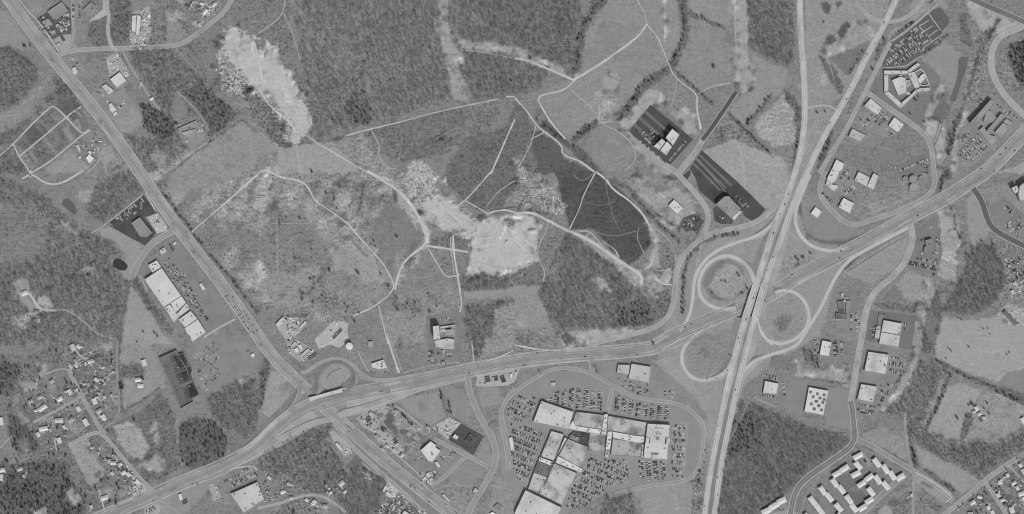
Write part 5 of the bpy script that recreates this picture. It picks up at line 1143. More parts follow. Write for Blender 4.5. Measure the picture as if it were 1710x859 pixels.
flat('shop', 'pale oblong roof with black shadow beside the curving street south', 'shop', [('q640.711 866 642 890 602 936 632 906 658', 5, 186)], 0)
flat('house', 'pale pointed roof in the rough ground beside the highway', 'house', [('q640.711 568 672 590 664 652 728 634 742', 4.5, 190)], 0)
flat('shop', 'grey twin roof near the bottom edge west of the mall', 'shop', [('q640.711 1070 790 1108 750 1152 782 1120 818', 5, 132)], 0)
flat('shop', 'white roof cut by the bottom edge west of the mall', 'shop', [('q640.711 1028 850 1060 834 1096 856 1070 890 1030 880', 5, 204)], 0)
flat('shop', 'white roof cut by the bottom edge beside the south-east highway', 'shop', [('q640.711 178 862 206 822 262 856 230 900', 6, 202)], 0)
flat('shop', 'bright roof with a dark side, left of the small lot at the bottom', 'shop', [('q640.711 22 650 44 636 90 682 66 702', 5, 206)], 0)
flat('shop', 'narrow bright roof above the bright shop at the bottom', 'shop', [('q440.711 1152 634 1186 574 1202 590 1172 652', 4.5, 206)], 0)
flat('motel', 'long narrow white roof beside the highway at the lower middle', 'motel', [('q440.711 696 176 716 164 778 240 758 256', 5, 210)], 0)
flat('filling_station', 'bright slab on the small forecourt south of the arterial at lower left', 'filling station', [('q220.711 452 668 482 658 500 720 472 734', 4.5, 206)], 0)
flat('house', 'dark-roofed house just below the bright slab on the small forecourt', 'house', [('q220.711 490 742 540 714 548 744 502 766', 5, 82)], 0)
flat('shop', 'bright roof with a dark bay beside the side street at lower left', 'shop', [('q220.711 28 560 50 512 104 560 70 590', 5, 204), ('q220.711 4 600 44 578 60 592 20 616', 4.5, 200)], 0)
# ---- north-east and east
flat('office_tower', 'northern of the twin pale office towers in the new dark lot', 'office tower', [('q1020.150 590 384 662 442 600 545 527 470', 17, 200)], 3, 150)
flat('office_tower', 'southern stepped one of the twin pale office towers in the new dark lot', 'office tower', [('q1020.150 490 480 528 510 470 590 412 552', 15, 196), ('q1020.150 540 505 588 560 536 640 474 592', 17, 202)], 2, 150)
flat('office_building', 'wide grey roof with a bright end at the foot of the long new dark lot', 'office building', [('q1090.250 690 458 730 452 850 578 762 668 612 532', 13, 146, .03), ('q1090.250 815 592 864 600 792 690 766 668', 9, 194)], 2, 120)
flat('office_building', 'white square roof left of the curved street by the new dark lots', 'office building', [('q1090.250 150 545 206 486 300 572 242 632', 7, 206, .02)], 2, 150)
HQ = [('q1400.100 440 106 660 108 690 130 662 142 482 146 440 146', 6.82, 193, .03), ('q1400.100 664 108 766 30 795 54 694 130', 6.94, 192, .03), ('q1400.100 441 148 482 148 485 308 441 324', 7.07, 192, .03), ('q1400.100 442 326 486 310 604 420 600 478', 6.88, 194, .03),
      ('q1400.100 606 420 690 350 748 292 765 322 601 478', 7.01, 192, .03), ('q1400.100 752 290 800 276 885 272 885 305 767 320', 7.13, 190, .03), ('q1400.100 515 200 598 166 648 180 660 290 648 330 576 352', 8.06, 198, .06),
      ('q1400.100 668 136 735 118 788 268 742 288', 7.44, 190, .08), ('q1400.100 576 150 610 146 640 210 602 164', 5.58, 192, .03), ('q1400.100 650 292 700 330 686 348 640 332', 5.64, 192), ('q1400.100 648 200 690 200 706 250 664 286', 4.96, 180, .2),
      ('q1400.100 800 150 836 130 858 172 790 240 770 190', 5.15, 203, .1)]
hq, ho = flat('office_building', 'large pale polygonal office building wrapped around courtyards south of its big lot', 'office building', HQ, 2, 140)
for s in ('q1400.100 735 125 795 88', 'q1400.100 795 88 836 130', 'q1400.100 836 130 878 246', 'q1400.100 878 246 798 252', 'q1400.100 798 252 735 125'):
    p = P(s); a, b = W(p[0]), W(p[1]); bv, bf = box((a[0] + b[0]) / 2, (a[1] + b[1]) / 2, -.2, math.hypot(b[0] - a[0], b[1] - a[1]), 1.6, 3.4, math.atan2(b[1] - a[1], b[0] - a[0])); mesh_obj('courtyard_wall', loc(bv, ho), bf, gm(205), hq)
for s in ('q1400.100 490 150 572 148 580 170 520 190 560 350 580 400 490 300', 'q1400.100 620 148 662 146 690 190 650 200', 'q1400.100 745 125 790 100 818 135 770 178', 'q1400.100 672 262 700 256 726 296 694 326', 'q1400.100 800 205 848 180 868 238 806 244'):
    sheet('courtyard_lawn', P(s), gm(122, .16), .06)
flat('office_block', 'northernmost of the pale office blocks along the freeway frontage road', 'office block', [('q1400.100 310 378 420 468 384 545 322 502 246 450', 7, 196, .06)], 3, 150)
flat('office_block', 'bright six-sided office block directly south of the courtyard office building', 'office block', [('q1400.100 540 558 636 632 576 710 482 640', 7, 202, .02)], 2, 150)
flat('office_block', 'pale office block south-west of the bright six-sided block', 'office block', [('q1400.100 132 670 266 736 210 796 96 744', 7, 186, .15)], 2, 150)
flat('office_block', 'long notched white office block with a hooked southern end', 'office block', [('q1340.230 325 212 405 255 386 310 356 340 330 410 282 455 234 400 290 290', 7.4, 198, .05), ('q1340.230 226 458 236 402 280 456 330 462 350 488 302 526', 5.5, 192, .05)], 3, 120)
flat('office_block', 'pair of joined pale blocks set askew east of the long notched block', 'office block', [('q1340.230 540 332 652 388 620 476 500 416', 6.5, 190, .08), ('q1340.230 686 346 735 376 690 510 622 476', 7.2, 193, .05)], 2, 150)
flat('office_block', 'white square office block with a dark lower edge south of the joined pair', 'office block', [('q1340.230 395 585 500 640 456 740 346 676', 8, 202, .02)], 2, 150)
flat('office_block', 'smallest white square block, beside the freeway ramp', 'office block', [('q1340.230 125 670 186 720 146 786 76 736', 6, 205, .02)], 0)
def octo(s, r): 
    x, y = [float(q) for q in s.split()]; return 'q1340.230 ' + ' '.join('%.1f %.1f' % (x + r * math.cos(math.pi / 8 + i * math.pi / 4), y + r * math.sin(math.pi / 8 + i * math.pi / 4)) for i in range(8))
flat('office_pods', 'cluster of grey eight-sided office pods by the curving street', 'office building', [(octo('1070 405', 40), 8, 150, .02), (octo('1076 486', 45), 8.4, 152, .02), (octo('1112 442', 26), 6.4, 140, .02), (octo('995 402', 26), 6, 140, .02), (octo('1150 395', 26), 6.1, 136, .02)], 0)
flat('hospital', 'grey stepped building with a long black shadow by the eastern lots', 'hospital', [('q1490.130 745 440 945 215 985 250 790 476', 13, 148, .04), ('q1490.130 915 320 960 330 1010 400 960 440 880 430', 8, 148, .05), ('q1490.130 836 510 876 476 1000 632 962 662', 9, 152, .04), ('q1490.130 905 522 1050 350 1090 376 935 552', 10.5, 146, .04), ('q1490.130 990 530 1070 440 1145 484 1050 590', 9.5, 152, .05), ('q1490.130 1100 400 1168 438 1140 476 1074 430', 7, 156, .03), ('q1490.130 940 560 1000 570 1010 640 975 660', 8.1, 148, .03)], 2, 170)
flat('hospital', 'tall white building cut by the right edge with black shadows', 'building', [('q1490.260 1142 318 1192 292 1222 350 1180 372', 14, 204), ('q1490.260 1220 300 1277 256 1340 260 1340 440 1222 440 1206 380', 16, 192, .08)], 2, 150)
flat('motel', 'stepped grey motel with a black shadow in the lot south of the arterial', 'motel', [('b3 782 346 816 338 820 368 790 376', 11, 142), ('b3 780 378 812 372 806 400 776 404', 8, 132)], 1)
flat('office_building', 'dark cross-shaped building with sunken dark wells beside a lot', 'office building', [('q1340.470 336 196 400 188 418 250 346 262', 6, 120, .35), ('q1340.470 322 308 432 320 428 372 322 366', 6.3, 118, .35), ('q1340.470 350 262 400 260 402 310 350 306', 5, 92, .3), ('q1340.470 424 190 470 186 466 290 440 338 420 300', 4.4, 142, .1), ('q1340.470 374 118 394 114 400 150 436 150 430 164 374 152', 4, 190)], 0)
flat('warehouse', 'largest of the pale warehouses, ringed by dark asphalt', 'warehouse', [('q1340.470 782 376 962 410 946 522 760 490', 9, 192, .04), ('q1340.470 758 494 944 526 928 642 738 606', 9.3, 188, .05), ('q1340.470 718 432 760 430 744 560 696 552', 6, 182, .05), ('q1340.470 740 315 800 330 770 375 770 430 725 425', 4, 134, .05)], 2, 120, seams=0)
flat('warehouse', 'blotched pale square warehouse just south of the largest warehouse', 'warehouse', [('c3 502 55 604 70 588 168 482 150', 9, 194, .2)], 5, 110)
flat('warehouse', 'pale square warehouse with a grey centre, southernmost east of the street', 'warehouse', [('c3 466 215 546 228 526 306 447 292', 9, 194, .15)], 3, 110)
flat('office_block', 'small white block with cars on both sides west of the street', 'office block', [('q1340.470 190 572 280 590 256 730 162 714', 8, 203, .02)], 2, 150)
flat('office_block', 'pale square block at the left end of the south-eastern business lots', 'office block', [('q1240.580 215 326 346 352 330 460 195 445', 8.5, 198, .06)], 1, 150)
sky_t, sk_o = flat('warehouse', 'white roof dotted with dark square skylights west of the street', 'warehouse', [('q1240.580 640 386 832 422 782 662 596 626', 8, 202, .02)], 0)
for x, y in ((656, 434), (722, 452), (788, 462), (682, 480), (748, 492), (776, 534), (712, 524), (664, 550), (736, 566), (692, 598), (762, 608), (790, 504)):
    bx, by = W((1240 + x / 5.8045, 580 + y / 5.8045)); bv, bf = box(bx, by, 4.7, 6.6, 6.6, .5, -.18); mesh_obj('skylight', loc(bv, sk_o), bf, gm(112 if (x + y) % 3 else 96, .05), sky_t)
a, b, w = rect('q1490.480 1078 232 1198 362', 42); gable('poultry_house', 'long dark ridged shed inside a bright oval bank at the right edge', 'shed', a, b, w, 3.4, 112, None, 2.2, False, False)

# ---- apartments
APT = [('q1240.711 1072 318 1158 272', 50), ('q1240.711 1086 350 1146 418', 50), ('q1240.711 1052 492 1138 446', 52), ('q1240.711 872 488 948 442', 50), ('q1240.711 948 438 1024 390', 52), ('q1240.711 862 514 914 588', 50),
       ('q1240.711 926 580 984 654', 50), ('q1240.711 746 588 798 664', 48), ('q1240.711 806 652 866 730', 48), ('q1240.711 646 688 706 764', 50), ('q1240.711 704 760 778 860', 50), ('q1240.711 896 752 958 828', 50),
       ('q1240.711 998 672 1054 752', 50), ('q1240.711 1048 758 1104 832', 50), ('q1240.711 1122 818 1196 772', 50), ('q1240.711 1188 748 1262 702', 50), ('q1240.711 1212 598 1268 676', 50), ('q1240.711 1112 588 1186 540', 48), ('q1240.711 1186 530 1260 474', 48),
       ('q1390.711 408 480 462 562', 48), ('q1390.711 484 540 544 616', 50), ('q1390.711 396 316 456 396', 50), ('q1390.711 482 378 538 458', 50), ('q1390.711 550 440 602 520', 50), ('q1390.711 618 522 692 474', 52),
       ('q1240.711 184 848 268 808', 56), ('q1240.711 262 800 344 754', 56), ('q1240.711 334 748 416 708', 56), ('q1240.711 912 850 962 900', 46), ('q1240.711 596 852 650 910', 46)]
APT = sorted(APT, key=lambda q: P(q[0])[0][0])
for i, (s, w) in enumerate(APT):
    a, b, ww = rect(s, w); gable('apartment_block', 'white-roofed apartment block, %s from the left in the staggered complex at lower right' % ORD[i], 'apartment block', a, b, ww, 6.2, 204, 'staggered white apartment blocks', 1.5, True, False, random.Random(i), wall=gm(110))
# ---- houses
def houses(cat_label, pts, tones=(190, 200, 206, 170, 120), group=None, cat='house'):
    rng = random.Random(len(cat_label)); L = []
    for t in pts:
        h = t.split('|'); d = [q.split() for q in h[1].split(',')]
        for e in d:
            x, y = P(h[0] + ' ' + e[0] + ' ' + e[1])[0]; L.append((x, y, float(e[2]) if len(e) > 2 else 0, float(e[3]) if len(e) > 3 else 14, float(e[4]) if len(e) > 4 else 0))
    L.sort()
    for i, (x, y, an, ln, tone) in enumerate(L):
        tone = min(200, int(tone) or rng.choice(tones)); cx, cy = W((x, y)); an = math.radians(-an); dx, dy = math.cos(an) * ln / 2, math.sin(an) * ln / 2
        dd = rng.uniform(0, 6.28); ribbon('driveway', [(x + math.cos(dd) * 2, y + math.sin(dd) * 2), (x + math.cos(dd) * 9, y + math.sin(dd) * 9)], 1.7, gm(178, .1), .05)
        word = 'white' if tone >= 196 else 'pale' if tone >= 160 else 'grey' if tone > 105 else 'dark'
        gable(cat, '%s-roofed %s, %s from the left %s' % (word, cat, ORD[i], cat_label), cat, (cx - dx, cy - dy), (cx + dx, cy + dy), min(ln * .72, 11), 3.4, tone, group or 'houses ' + cat_label, 2.0, rng.random() < .4, rng.random() < .7, rng)
houses('among the yards along the lower left streets', ['q0.560|765 110 40 12 206,415 705 -35 22 208,350 730 0 9 200,580 620 -30 15 208,680 552 60 13 208,640 545 0 7 200,765 715 60 13 208,575 826 -5 19 190,940 432 30 12 196,920 642 70 15 208,942 600 0 7 205,1016 598 70 8 205,1005 796 60 15 206,1000 312 0 8 190,740 292 60 12 185,875 255 -20 12 190,835 846 60 18 208,10 835 80 18 206,820 470 0 8 180,710 120 60 16 186,690 300 40 12 176,735 252 60 10 170,890 250 -20 13 178,1000 432 30 9 172,960 560 20 9 160,860 480 60 9 168,745 525 -30 10 180,505 445 -30 12 165,300 640 -30 12 160,390 600 -30 13 166,1090 590 60 11 172,960 735 -25 14 168,690 820 -30 14 160',
    'q0.711|372 84 60 12 204,577 145 70 14 204,20 432 -10 16 208,425 30 -10 20 206,1014 700 -20 18 204,1200 455 -30 13 208,1100 362 0 12 200,1092 465 60 10 190,10 500 90 16 190,886 786 80 8 206,625 12 60 10 200,895 212 0 8 190,960 265 60 9 168,1165 375 -30 12 186,1245 470 40 13 196,1060 345 60 10 180,195 420 -20 13 176,235 490 50 9 180,490 40 60 9 166,1110 290 30 9 160'], tones=(200,))
houses('among the yards by the highway south-east of the bridge', ['q590.640|150 432 50 11 170,298 452 40 12 110,405 652 45 12 176,232 520 50 12 160,330 610 50 10 190,285 640 45 9 176,470 700 -40 12 180,180 300 40 12 176,350 230 30 10 150,420 270 40 10 160,730 430 40 9 170', 'q440.711|986 432 50 12 96,1010 468 40 12 150,1030 510 50 9 180,250 565 30 10 180'], group='buildings along the south-east highway', cat='building')
houses('in the field west of the dark store', ['q220.560|122 268 70 15 206,64 432 -5 14 208,85 490 5 14 206'])
houses('in the woods at the bottom, south-west of the highway', ['q440.711|490 745 -50 13 208,648 650 -50 9 204,755 562 -40 16 186,790 640 -50 10 200,190 642 -20 12 206,420 720 40 10 196,60 505 40 10 206,600 780 0 12 170,270 700 0 9 180', 'c1|280 800 70 10 206'])
houses('around the north-western side street', ['a0|700 415 60 9 180,750 490 -30 10 208,1015 60 -50 14 206,1060 25 -40 12 190,960 10 0 10 150,988 125 60 10 180,930 35 30 11 110,1000 20 20 10 200', 'q180.0|885 80 0 9 130'])
houses('in the clearing with white tracks by the left edge', ['b0|122 607 -20 16 206,180 700 10 12 150,440 520 40 10 100'])
houses('in the subdivision at the lower right corner', ['q1490.711|1240 384 60 11 208,1275 442 60 14 208,1116 480 60 10 206,1090 494 0 6 204,1044 546 60 11 206,1174 556 -30 12 206,1210 606 60 11 204,1250 660 -20 16 202,1276 712 60 12 206,1026 672 60 11 206,1066 720 -20 11 204,846 690 20 11 206,776 745 -30 13 206,930 796 60 11 204,970 842 60 12 206,1155 816 70 15 200,752 856 0 12 200,1100 770 30 10 110', 'q1390.711|765 676 80 8 208'], group='subdivision houses at lower right')
houses('inside the fenced meadow at the right', ['c3|1038 335 60 12 206,1052 362 -30 11 190,1075 380 0 9 180,1270 395 60 15 204,1025 352 0 8 200'])
houses('along the right-hand edge above the poultry shed', ['b3|1230 560 50 10 190,1218 600 50 9 200,1200 470 0 8 170'])

# ---- heaps of spoil in the sand pits
def heap(s, rx, ry, h, tone, label):
    x, y = W(P(s)[0]); t = thing('spoil_heap', label, 'heap', x, y); rng = random.Random(s); v = [(0, 0, h)]; f = []; n = 14
    for k, (r, z) in enumerate(((.3, .86), (.65, .42), (1, -.02))):
        for i in range(n): q = r * rng.uniform(.85, 1.12); v.append((math.cos(2 * math.pi * i / n) * rx * q, math.sin(2 * math.pi * i / n) * ry * q, h * z if k < 2 else -.2))
    for i in range(n):
        f.append((0, 1 + i, 1 + (i + 1) % n))
        for k in range(2): a = 1 + k * n; f.append((a + i, a + n + i, a + n + (i + 1) % n, a + (i + 1) % n))
    mesh_obj('heap', v, f, gm(tone, .12), t, None, True)
heap('p 888 386', 13, 8, 6, 176, 'bright sand heap with a dark shaded side at the eastern rim of the main pit')
heap('p 846 404', 6, 6, 2.5, 172, 'low round heap inside the main sand pit')
heap('p 774 388', 9, 7, 3.5, 166, 'pale heap on the track between the two sand pits')
heap('p 447 158', 10, 7, 4, 170, 'pale heap in the southern half of the long quarry')
heap('p 446 92', 8, 12, 4, 168, 'pale heap in the northern half of the long quarry')
heap('p 742 300', 6, 9, 4, 160, 'grey heap at the neck above the western sand pit')
# ---- goods standing about in the yards: nobody could count them
rng = random.Random(9); gv = []; gf = []; gmi = []
for s, n in (('a0 525 290 580 260 630 340 640 380 545 390', 70), ('a0 640 190 660 60 740 30 750 150 720 240 650 240', 150), ('q0.0 350 185 430 150 520 370 480 360', 50), ('q0.0 560 200 670 120 680 300 600 320', 40), ('q430.510 280 100 460 130 480 180 330 340 290 360', 80), ('q430.510 300 380 380 330 560 440 470 540 420 560 310 470', 50),
             ('q430.510 560 335 740 160 870 165 860 250 870 330 800 400 700 380 600 420', 30), ('q590.640 770 440 930 340 1030 390 920 540', 60), ('q590.640 60 340 270 340 250 480 330 520 480 650 480 720 300 600 130 460', 120), ('q640.711 40 560 90 540 160 620 100 700 30 670', 40), ('q220.711 20 500 80 560 120 620 20 690', 30),
             ('a0 300 690 360 720 440 790 420 820 350 740', 40), ('q0.140 1020 150 1200 160 1240 230 1080 240', 16), ('a0 880 600 1030 620 1010 690 940 750', 30), ('q160.320 510 260 600 220 680 340 600 400', 40), ('q1490.480 1090 210 1230 330 1210 360', 40), ('a0 910 10 1080 10 1100 60 1000 90 940 70', 60), ('q440.711 560 540 740 560 800 640 640 700', 40), ('q440.711 420 700 600 760 620 840 460 800', 40),
             ('q0.560 660 270 900 230 900 290 720 330', 40), ('q0.560 60 380 360 380 380 600 200 640', 20), ('q1090.250 290 700 460 650 430 800 330 790', 20), ('q1090.250 620 600 760 690 700 720 640 680', 20), ('c0 120 380 400 290 450 460 220 560', 60), ('c0 350 60 560 40 570 200 400 260', 60), ('c0 540 560 660 640 700 740 560 820', 50), ('c3 920 840 1080 720 1260 600 1274 859', 60), ('q590.640 90 360 300 440 480 640 500 740 300 600', 60), ('q640.711 340 460 500 440 520 560 380 580', 30), ('q440.711 640 60 860 230 800 300', 40), ('q440.711 1050 840 1160 700 1277 760 1277 859', 50), ('q640.711 60 740 180 640 360 800 440 859 60 859', 50), ('b3 740 270 850 240 870 400 730 500', 20), ('q0.140 820 480 960 440 1040 580 900 680', 24), ('q0.140 700 600 830 560 930 740 800 800', 24), ('a0 330 270 440 300 400 410', 16), ('q220.711 560 560 880 520 860 740', 20), ('q1340.470 330 190 430 190 430 380 330 370', 30), ('q640.711 380 480 480 470 490 560 400 560', 20), ('b3 1180 420 1274 480 1274 620 1200 560', 60)):
    pl = [W(q) for q in P(s)]; xs = [q[0] for q in pl]; ys = [q[1] for q in pl]; k = 0
    while k < n:
        x, y = rng.uniform(min(xs), max(xs)), rng.uniform(min(ys), max(ys)); k += 1
        if not inpoly(np.array([[x]]), np.array([[y]]), pl)[0, 0]: continue
        bv, bf = box(x, y, 0, rng.uniform(1.2, 6), rng.uniform(1, 2.6), rng.uniform(.8, 2.8), rng.uniform(0, 3.1)); b0 = len(gv); gv += bv; gf += [tuple(q + b0 for q in c) for c in bf]; gmi += [rng.choice((0, 0, 1, 2))] * 6
kind(mesh_obj('stored_goods', gv, gf, [gm(215), gm(150), gm(75)], None, gmi), 'stuff')

# ================================================================ TREES
def tri_cloud(rng, n, rad, zc, rz, size, flat_=False, hollow=.0):
    """n small leaf-sized or twig-sized faces spread through a crown"""
    v = []; f = []
    for i in range(n):
        while 1:
            p = rng.uniform(-1, 1, 3); r = np.linalg.norm(p)
            if hollow < r < 1: break
        c = np.array([p[0] * rad, p[1] * rad, zc + p[2] * rz]); d = rng.normal(size=3); d /= np.linalg.norm(d); e = np.cross(d, rng.normal(size=3)); e /= np.linalg.norm(e)
        l, w = size; k = rng.uniform(.6, 1.3)
        v += [c - d * l * k, c + e * w * k, c + d * l * k]
        if flat_: v.append(c - e * w * k); b = len(v) - 4; f.append((b, b + 1, b + 2, b + 3))
        else: b = len(v) - 3; f.append((b, b + 1, b + 2))
    return v, f
def cone(a, b, r0, r1, n=5):
    a, b = np.array(a, float), np.array(b, float); d = b - a; d /= np.linalg.norm(d); u = np.cross(d, (0.3, 0.8, 0.5)); u /= np.linalg.norm(u); w = np.cross(d, u)
    v = [a + (u * math.cos(2 * math.pi * i / n) + w * math.sin(2 * math.pi * i / n)) * r0 for i in range(n)] + [b + (u * math.cos(2 * math.pi * i / n) + w * math.sin(2 * math.pi * i / n)) * r1 for i in range(n)]
    return v, [(i, (i + 1) % n, n + (i + 1) % n, n + i) for i in range(n)]
def merge(parts):
    v = []; f = []
    for a, b in parts:
        k = len(v); v += list(a); f += [tuple(q + k for q in c) for c in b]
    return v, f
BARK = gm(104, .1); TWIG = gm(124, .1); TWIGS = [gm(118, .1), gm(136, .1), gm(158, .1)]; NEEDLE = gm(116, .2, .6, .2); SHRUB = gm(108, .2, .6, .2)
def tree_meshes(kind_, seed):
    rng = np.random.default_rng(seed)
    if kind_ == 'bare':
        h = 13; tr = [cone((0, 0, -.3), (0, 0, 6), .3, .2), cone((0, 0, 6), (.3, .2, 12), .2, .05, 4)]
        for i in range(8):
            an = i * 2.4 + rng.uniform(-.4, .4); z = 4.5 + i * .7; l = rng.uniform(2.4, 3.8); tr.append(cone((0, 0, z), (math.cos(an) * l, math.sin(an) * l, z + l * .9), .12, .03, 3))
        return merge(tr), tri_cloud(rng, 150, 3.9, 9.2, 4.2, (.95, .14)), TWIGS[(seed - 5) % 3], 'bare_crown'
    if kind_ == 'pine':
        tr = [cone((0, 0, -.3), (0, 0, 11), .28, .06)]
        cl = []
        for z, r in ((4.2, 3.3), (6.2, 2.9), (8.2, 2.2), (10.2, 1.4), (11.8, .7)):
            cl.append(tri_cloud(rng, int(20 + r * 18), r, z, .9, (.75, .5), True, .25))
        return merge(tr), merge(cl), NEEDLE, 'crown'
    tr = [cone((0, 0, -.2), (.2, .1, 2.6), .16, .05, 4)]      # bush
    for i in range(5):
        an = i * 1.3; tr.append(cone((0, 0, .8), (math.cos(an) * 1.2, math.sin(an) * 1.2, 2.4), .07, .02, 3))
    return merge(tr), tri_cloud(rng, 90, 2.0, 2.0, 1.5, (.5, .34), True, .2), SHRUB, 'crown'
TM = {}
for k in ('bare', 'pine', 'bush'):
    TM[k] = []
    for sd_ in range(3):
        (tv, tf), (cv, cf), cm, cn = tree_meshes(k, sd_ + 5)
        a = bpy.data.meshes.new(k + '_trunk'); a.from_pydata([tuple(q) for q in tv], [], tf); a.materials.append(BARK); a.update()
        b = bpy.data.meshes.new(k + '_crown'); b.from_pydata([tuple(q) for q in cv], [], cf); b.materials.append(cm); b.update()
        j = bpy.data.meshes.new(k + '_whole'); n = len(tv); j.from_pydata([tuple(q) for q in list(tv) + list(cv)], [], list(tf) + [tuple(x + n for x in q) for q in cf]); j.materials.append(BARK); j.materials.append(cm)
        j.polygons.foreach_set('material_index', [0] * len(tf) + [1] * len(cf)); j.update()
        TM[k].append((a, b, bpy.data.objects.new(k, j)))
def scatter_group(protos, lo, hi, seed):
    ng = bpy.data.node_groups.new('woodland', 'GeometryNodeTree')
    ng.interface.new_socket('Geometry', in_out='INPUT', socket_type='NodeSocketGeometry'); ng.interface.new_socket('Geometry', in_out='OUTPUT', socket_type='NodeSocketGeometry')
    N = ng.nodes; L = ng.links; gi = N.new('NodeGroupInput'); go = N.new('NodeGroupOutput'); ip = N.new('GeometryNodeInstanceOnPoints'); jn = N.new('GeometryNodeJoinGeometry')
    for p in protos:
        oi = N.new('GeometryNodeObjectInfo'); oi.inputs['Object'].default_value = p; oi.inputs['As Instance'].default_value = True; L.new(oi.outputs['Geometry'], jn.inputs[0])
    def rnd(t, a, b, s):
        r = N.new('FunctionNodeRandomValue'); r.data_type = t
        ins = [q for q in r.inputs if q.enabled]; ins[0].default_value = a; ins[1].default_value = b
        [q for q in r.inputs if q.name == 'Seed'][0].default_value = s
        return [q for q in r.outputs if q.enabled][0]
    L.new(gi.outputs[0], ip.inputs['Points']); L.new(jn.outputs[0], ip.inputs['Instance']); ip.inputs['Pick Instance'].default_value = True
    L.new(rnd('INT', 0, len(protos) - 1, seed), ip.inputs['Instance Index']); L.new(rnd('FLOAT_VECTOR', (0, 0, 0), (.06, .06, 6.28), seed + 1), ip.inputs['Rotation']); L.new(rnd('FLOAT', lo, hi, seed + 2), ip.inputs['Scale'])
    L.new(ip.outputs[0], go.inputs[0]); return ng
GB = [q[2] for q in TM['bare']]; GP = [q[2] for q in TM['pine']]; GS = [q[2] for q in TM['bush']]
SCAT = {'b': (scatter_group(GB, .45, 1.35, 1), 4.9), 'm': (scatter_group(GB[:2] + GP[:1], .45, .95, 2), 4.3), 'p': (scatter_group(GP[:2] + GB[:1], .42, .85, 3), 4.1), 's': (scatter_group(GS[:2] + GB[:1], .35, .95, 4), 6.2), 'e': (scatter_group(GS, .4, 1.1, 5), 13), 'y': (scatter_group(GB[:2] + GS[:1] + GP[:1], .35, .85, 6), 6.0)}
# keep trees off roads, lots and roofs
BLOCK = np.zeros(XX.shape, bool)
for o in list(COL.objects):
    if o.type != 'MESH': continue
    s = o.name.split('.')[0]
    if o.get('kind') == 'structure' and not (s in ('ground', 'distant_ground') or s in {l[0] for l in LAND}) or s in ('roof',):
        m = o.matrix_world if o.parent is None else None
        ox, oy = (0, 0)
        p = o.parent
        while p is not None: ox += p.location.x; oy += p.location.y; p = p.parent
        for pg in o.data.polygons:
            q = [((o.data.vertices[i].co.x + ox) / S + 855, 429.5 - (o.data.vertices[i].co.y + oy) / S) for i in pg.vertices]
            x0_, x1_ = min(a[0] for a in q) - 2, max(a[0] for a in q) + 2; y0_, y1_ = min(a[1] for a in q) - 2, max(a[1] for a in q) + 2
            i0 = max(0, int((y0_ - GY0) / ST)); i1 = min(H_, int((y1_ - GY0) / ST) + 2); j0 = max(0, int((x0_ - GX0) / ST)); j1 = min(W_, int((x1_ - GX0) / ST) + 2)
            if i1 <= i0 or j1 <= j0: continue
            if (i1 - i0) * (j1 - j0) <= 12: BLOCK[i0:i1, j0:j1] = True
            else: BLOCK[i0:i1, j0:j1] |= inpoly(XX[i0:i1, j0:j1], YY[i0:i1, j0:j1], q)
B2 = BLOCK.copy(); B2[1:] |= BLOCK[:-1]; B2[:-1] |= BLOCK[1:]; B2[:, 1:] |= BLOCK[:, :-1]; B2[:, :-1] |= BLOCK[:, 1:]; BLOCK = B2
def blocked(x, y):
    j = ((x - GX0) / ST + .5).astype(int).clip(0, W_ - 1); i = ((y - GY0) / ST + .5).astype(int).clip(0, H_ - 1); return BLOCK[i, j]
clump = vnoise(26)
def points_obj(name, xs, ys, ng):
    v = np.zeros((len(xs), 3), np.float32); v[:, 0] = (xs - 855) * S; v[:, 1] = (429.5 - ys) * S
    me = bpy.data.meshes.new(name); me.vertices.add(len(v)); me.vertices.foreach_set('co', v.ravel()); me.update()
    o = kind(link(bpy.data.objects.new(name, me)), 'stuff'); o.modifiers.new('scatter', 'NODES').node_group = ng
    return o
NT = 0
for ci, l in enumerate(LAND):
    if not l[5]: continue
    ng, sp = SCAT[l[5]]; poly = l[1]; xs = [p[0] for p in poly]; ys = [p[1] for p in poly]
    a, b = np.meshgrid(np.arange(min(xs) - 4, max(xs) + 4, sp), np.arange(min(ys) - 4, max(ys) + 4, sp))
    a = (a + RNG.uniform(-.5, .5, a.shape) * sp).ravel(); b = (b + RNG.uniform(-.5, .5, b.shape) * sp).ravel()
    j = ((a - GX0) / ST).astype(int); i = ((b - GY0) / ST).astype(int); ok = (i >= 0) & (j >= 0) & (i < H_ - 1) & (j < W_ - 1)
    a, b, i, j = a[ok], b[ok], i[ok], j[ok]
    ok = (CLS[i, j] == ci) & ~blocked(a, b)
    if l[5] == 'y': ok &= clump[i, j] * .6 + RNG.uniform(-.6, .6, len(a)) > .12
    elif l[5] in 'se': ok &= clump[i, j] + RNG.uniform(-.6, .6, len(a)) > (0.05 if l[5] == 's' else .3)
    else: ok &= clump[i, j] * .5 + RNG.uniform(-.6, .6, len(a)) > -.62
    if ok.sum() < 3: continue
    NT += int(ok.sum()); points_obj('woodland' if l[5] in 'bmp' else 'scrub_cover', a[ok], b[ok], ng)
print('TREES', NT)

